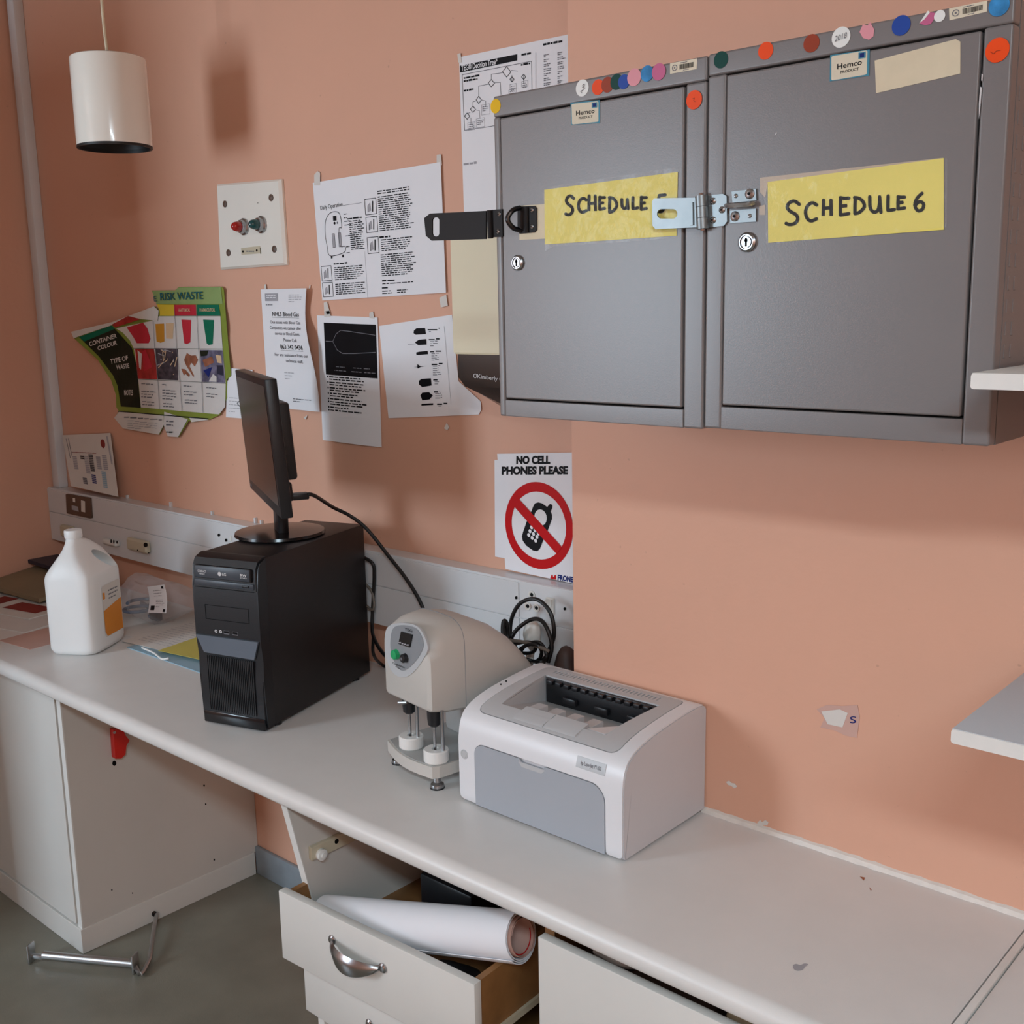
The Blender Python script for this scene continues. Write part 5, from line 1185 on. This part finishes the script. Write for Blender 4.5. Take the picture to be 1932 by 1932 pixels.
for (cx, cy), (rx, ry) in (((776, 1398), (791, 1388)), ((823, 1424), (836, 1416))):
    c = inv @ P(cx, cy - 2, Z=ZT + .060); c.z = 0
    o = obj('cup_holder', lathe(bmesh.new(), (c.x, c.y, 0), [(.0215, .047), (.0232, .049), (.0232, .068), (.0215, .070), (.008, .070), (.0075, .060), (0, .060)], n=30), 'cup_white', t, local=True, label='white round cup holder')
    obj('cup_well', cyl(bmesh.new(), (c.x, c.y, .0606), (c.x, c.y, .0612), .0072, n=18), 'dark_grey', o, local=True)
    ch = (c.x - .003, c.y)
    obj('chuck', lathe(bmesh.new(), (ch[0], ch[1], 0), [(.007, .112), (.0115, .116), (.0125, .128), (.0128, .150), (0, .150)], n=22), 'black_plastic', t, local=True, label='black tapered chuck')
    obj('pin_rod', cyl(bmesh.new(), (ch[0], ch[1], .06), (ch[0], ch[1], .116), .0028, n=10), 'chrome', t, local=True)
    obj('guide_rod', cyl(bmesh.new(), (c.x + .016, c.y + .004, .06), (c.x + .016, c.y + .004, .146), .0033, n=10), 'chrome', t, local=True)
obj('lever', cyl(bmesh.new(), (-.028, -.004, .138), (-.012, .004, .141), .0035, n=10), 'chrome', t, local=True)
I = Ink(lambda a, b: Vector((.0832, a, b)), n=(1, 0, 0), eps=.0002); I.done(t, local=True)

# ------------------------------------------------------------------ laser printer
X0, X1 = -1.292, -.938
t = thing('laser_printer', 'white and grey desktop laser printer standing against the pier', 'printer', (-1.115, 1.40, ZT))
PR = [(1.2835, .754), (1.2805, .762), (1.280, .80), (1.280, .85), (1.281, .872), (1.2845, .892), (1.292, .908), (1.304, .918), (1.325, .927), (1.36, .935), (1.41, .941), (1.46, .945), (1.495, .946), (1.508, .943), (1.513, .936)]
PR = [(v.x, v.y) for v in crom([Vector((a, b, 0)) for a, b in PR], 3)]
SL = [0]
for a, b in zip(PR, PR[1:]): SL.append(SL[-1] + math.hypot(b[0] - a[0], b[1] - a[1]))
def prof(s):
    s = max(0, min(SL[-1], s))
    for i in range(len(PR) - 1):
        if s <= SL[i + 1] or i == len(PR) - 2:
            k = (s - SL[i]) / (SL[i + 1] - SL[i]); return PR[i][0] + (PR[i + 1][0] - PR[i][0]) * k, PR[i][1] + (PR[i + 1][1] - PR[i][1]) * k, i
def nrm(s):
    i = prof(s)[2]; a, b = PR[i], PR[i + 1]; l = math.hypot(b[0] - a[0], b[1] - a[1]); return Vector((0, -(b[1] - a[1]) / l, (b[0] - a[0]) / l))
def s_of_y(y):
    for i in range(len(PR) - 1):
        if PR[i][1] > .9 and PR[i][0] <= y <= PR[i + 1][0]: return SL[i] + (y - PR[i][0]) / (PR[i + 1][0] - PR[i][0]) * (SL[i + 1] - SL[i])
def pf(x, s): y, z, _ = prof(s); return Vector((x, y, z))
# grey body: hollowed where the output tray sinks in (tray bowl built below)
bm = bmesh.new()
ins = [(y + .002, z - .003) if z > .9 else (y + .003, z) for y, z in PR]
ty0, ty1, tx0, tx1 = 1.325, 1.462, -1.245, -.985
def zin(y):
    for a, b in zip(ins, ins[1:]):
        if a[1] > .9 and a[0] <= y <= b[0]: return a[1] + (b[1] - a[1]) * (y - a[0]) / (b[0] - a[0])
full = ins + [(1.513, .757), (1.286, .754)]
low = [(y, min(z, .885)) for y, z in ins if z < .885] + [(1.288, .885), (1.513, .885), (1.513, .757)]
def slab(x0, x1, pr): rings(bm, [[Vector((x, y, z)) for y, z in pr] for x in (x0, x1)])
slab(X0, tx0, full); slab(tx1, X1, full); slab(tx0, tx1, low)
fr = [(y, z) for y, z in ins if z >= .885 and y <= ty0] + [(ty0, zin(ty0)), (ty0, .885)]
slab(tx0, tx1, fr)
bk = [(ty1, .885), (ty1, zin(ty1)), (1.468, zin(1.468)), (1.4682, .915), (1.4858, .915), (1.486, zin(1.486))] + [(y, z) for y, z in ins if y > 1.486] + [(1.513, .885)]
slab(tx0, tx1, bk)
obj('body', bm, 'printer_side', t, ang=25)
# white shell wrapping front and top, with an opening for the grey top insert
si0, si1 = s_of_y(1.300), s_of_y(1.496)
hole = rrect(-1.264, -.964, si0, si1, .016)
bm = bmesh.new()
zs = lambda z: z - ZT - .0035          # arc length on the straight front
no = [(-.9712, zs(ZT + .0035)), (-.9712, zs(ZT + .088))] + [(-.9712 - .029 + .029 * math.cos(R(a)), zs(ZT + .089) + .0293 * math.sin(R(a))) for a in range(10, 91, 10)] + [(-1.2528 + .021 - .021 * math.sin(R(a)), zs(ZT + .097) + .0213 * math.cos(R(a))) for a in range(0, 91, 15)] + [(-1.2528, zs(ZT + .0035))]
ol = rrect(X0 + .0015, X1 - .0015, .0, SL[-1], .012)
k0 = max(range(len(ol)), key=lambda i: (ol[i][1] < 1e-6, -ol[i][0]))   # bottom edge, left end: the notch for the flap is cut in here
ol = ol[:k0 + 1] + no[::-1] + ol[k0 + 1:]
plate(bm, [ol, hole], pf, lambda x, s: nrm(s) * -.0028 + Vector((0, 0, 0)), (None, .006))
shl = obj('shell', bm, 'printer_white', t, ang=30)
# the lower front flap, sunk in its notch
fl = [(-1.2515, ZT + .005), (-.9725, ZT + .005), (-.9725, ZT + .088)] + [(-.9725 - .028 + .028 * math.cos(R(a)), ZT + .089 + .028 * math.sin(R(a))) for a in range(10, 91, 10)] + [(-1.094, ZT + .117), (-1.097, ZT + .1125), (-1.145, ZT + .1125), (-1.148, ZT + .117)] + [(-1.2515 + .02 - .02 * math.sin(R(a)), ZT + .097 + .02 * math.cos(R(a))) for a in range(0, 91, 15)]
bm = bmesh.new(); plate(bm, [fl], lambda x, z: Vector((x, 1.2788, z)), Vector((0, .002, 0))); fp = obj('paper_flap', bm, 'printer_door', t)
bm = bmesh.new(); plate(bm, [[(-1.150, ZT + .1118), (-1.092, ZT + .1118), (-1.10, ZT + .104), (-1.143, ZT + .104)]], lambda x, z: Vector((x, 1.2784, z)), Vector((0, .001, 0))); obj('finger_grip', bm, 'printer_grey', fp)
c = Vector((-1.277, 1.2800, .840)); obj('power_button', lathe(bmesh.new(), c, [(.0085, 0), (.0085, .0008), (.007, .0008), (.0065, .0004), (.0055, .0012), (0, .0015)], (0, -1, 0), 24), 'printer_grey', t)
# badge on the curved front
bs = SL[4 * 3] + .028; bm = bmesh.new()
sb0, sb1 = .131, .149
plate(bm, [[(-1.031, sb0), (-.974, sb0), (-.974, sb1), (-1.031, sb1)]], lambda x, s: pf(x, s) + nrm(s) * .0002, lambda x, s: nrm(s) * .0008, (None, .004)); bd = obj('badge', bm, 'machine_panel', t)
I = Ink(lambda x, s: pf(x, s) + nrm(s) * .0012, n=(0, -.8, .5), eps=.0003); I.text('hp LaserJet P1102', (-1.022, .137), (-.982, .137), (0, .006), 'ink_grey', .01); I.done(bd)
# grey top insert with tray opening
bm = bmesh.new()
sy0, sy1 = s_of_y(ty0 + .004), s_of_y(ty1 - .006)
tray = [(tx0 + .006, sy1), (tx0 + .014, sy0), (tx1 - .022, sy0), (tx1 - .006, sy1)]
vents = [[(x, s_of_y(1.470)), (x + .003, s_of_y(1.470)), (x + .003, s_of_y(1.484)), (x, s_of_y(1.484))] for x in (-1.235 + k * .0078 for k in range(30))]
plate(bm, [rrect(-1.2625, -.9655, si0 + .0015, si1 - .0015, .015), tray] + vents, lambda x, s: pf(x, s) + nrm(s) * .0004, lambda x, s: nrm(s) * -.003, (None, .006)); ti = obj('top_insert', bm, 'printer_grey', t, ang=30)
def zt(y): return prof(s_of_y(y))[1]
bm = bmesh.new(); q = [Vector((tx0 + .014, ty0 + .004, zt(ty0 + .004) - .004)), Vector((tx1 - .022, ty0 + .004, zt(ty0 + .004) - .004)), Vector((tx1 - .006, ty1 - .004, .8955)), Vector((tx0 + .006, ty1 - .004, .8955))]
rings(bm, [q, [p - Vector((0, 0, .003)) for p in q]]); obj('tray_floor', bm, 'printer_grey', t)
for xa, xb in ((tx0 + .014, tx0 + .006), (tx1 - .022, tx1 - .006)):
    bm = bmesh.new(); rings(bm, [[Vector((xa + k, ty0 + .004, zt(ty0 + .004) - .001)), Vector((xb + k, ty1 - .006, zt(ty1 - .006) - .001)), Vector((xb + k, ty1 - .004, .893)), Vector((xa + k, ty0 + .004, .915))] for k in (0, -.002 if xa < -1.1 else .002)])
    obj('tray_wall', bm, 'printer_grey', t)
bm = bmesh.new(); bx(bm, tx0 + .012, tx1 - .012, ty1 - .012, ty1 - .004, .897, .9425, .001)
for k in range(12): 
    x = tx0 + .02 + k * .019; bx(bm, x, x + .012, ty1 - .020, ty1 - .010, .934, .9415, .001)
for x in (-1.19, -1.12, -1.05): bx(bm, x, x + .03, ty1 - .02, ty1 - .010, .905, .918, .003)
obj('paper_exit', bm, 'black_plastic', t, label='black paper exit slot')
bm = bmesh.new()
bm.free()
for x0_, x1_, z_ in ((-1.185, -1.121, .001), (-1.119, -1.052, .0015)):
    bm = bmesh.new(); rings(bm, [[Vector((x, 1.306, zt(1.306) + .0008)), Vector((x, 1.310, zt(1.310) + .0016 + z_)), Vector((x, 1.342, zt(1.342) - .001 + z_)), Vector((x, 1.343, zt(1.343) - .014))] for x in (x0_, x1_)])
    obj('paper_stop', bm, 'printer_grey', t)
for x in (-1.195, -1.155, -1.115, -1.075): box('tray_rib', 'printer_grey', t, x, x + .022, 1.350, 1.385, .905, .9235, .002)
bm = bmesh.new(); rings(bm, [[Vector((-1.045, 1.335, .922)), Vector((-1.0, 1.40, .908)), Vector((-1.012, 1.40, .922)), Vector((-1.05, 1.335, .927))], [Vector((-1.01, 1.33, .922)), Vector((-.995, 1.39, .908)), Vector((-.995, 1.39, .925)), Vector((-1.01, 1.33, .929))]]); obj('tray_ramp', bm, 'printer_white', t)
bm = bmesh.new()
for k in (0, 1): cyl(bm, P(945 + 10 * k, 1291 - 6 * k, Z=.944) + Vector((-.0, 0, 0)), P(945 + 10 * k, 1291 - 6 * k, Z=.9455), .0016, n=8)
obj('status_led', bm, 'hole', t)
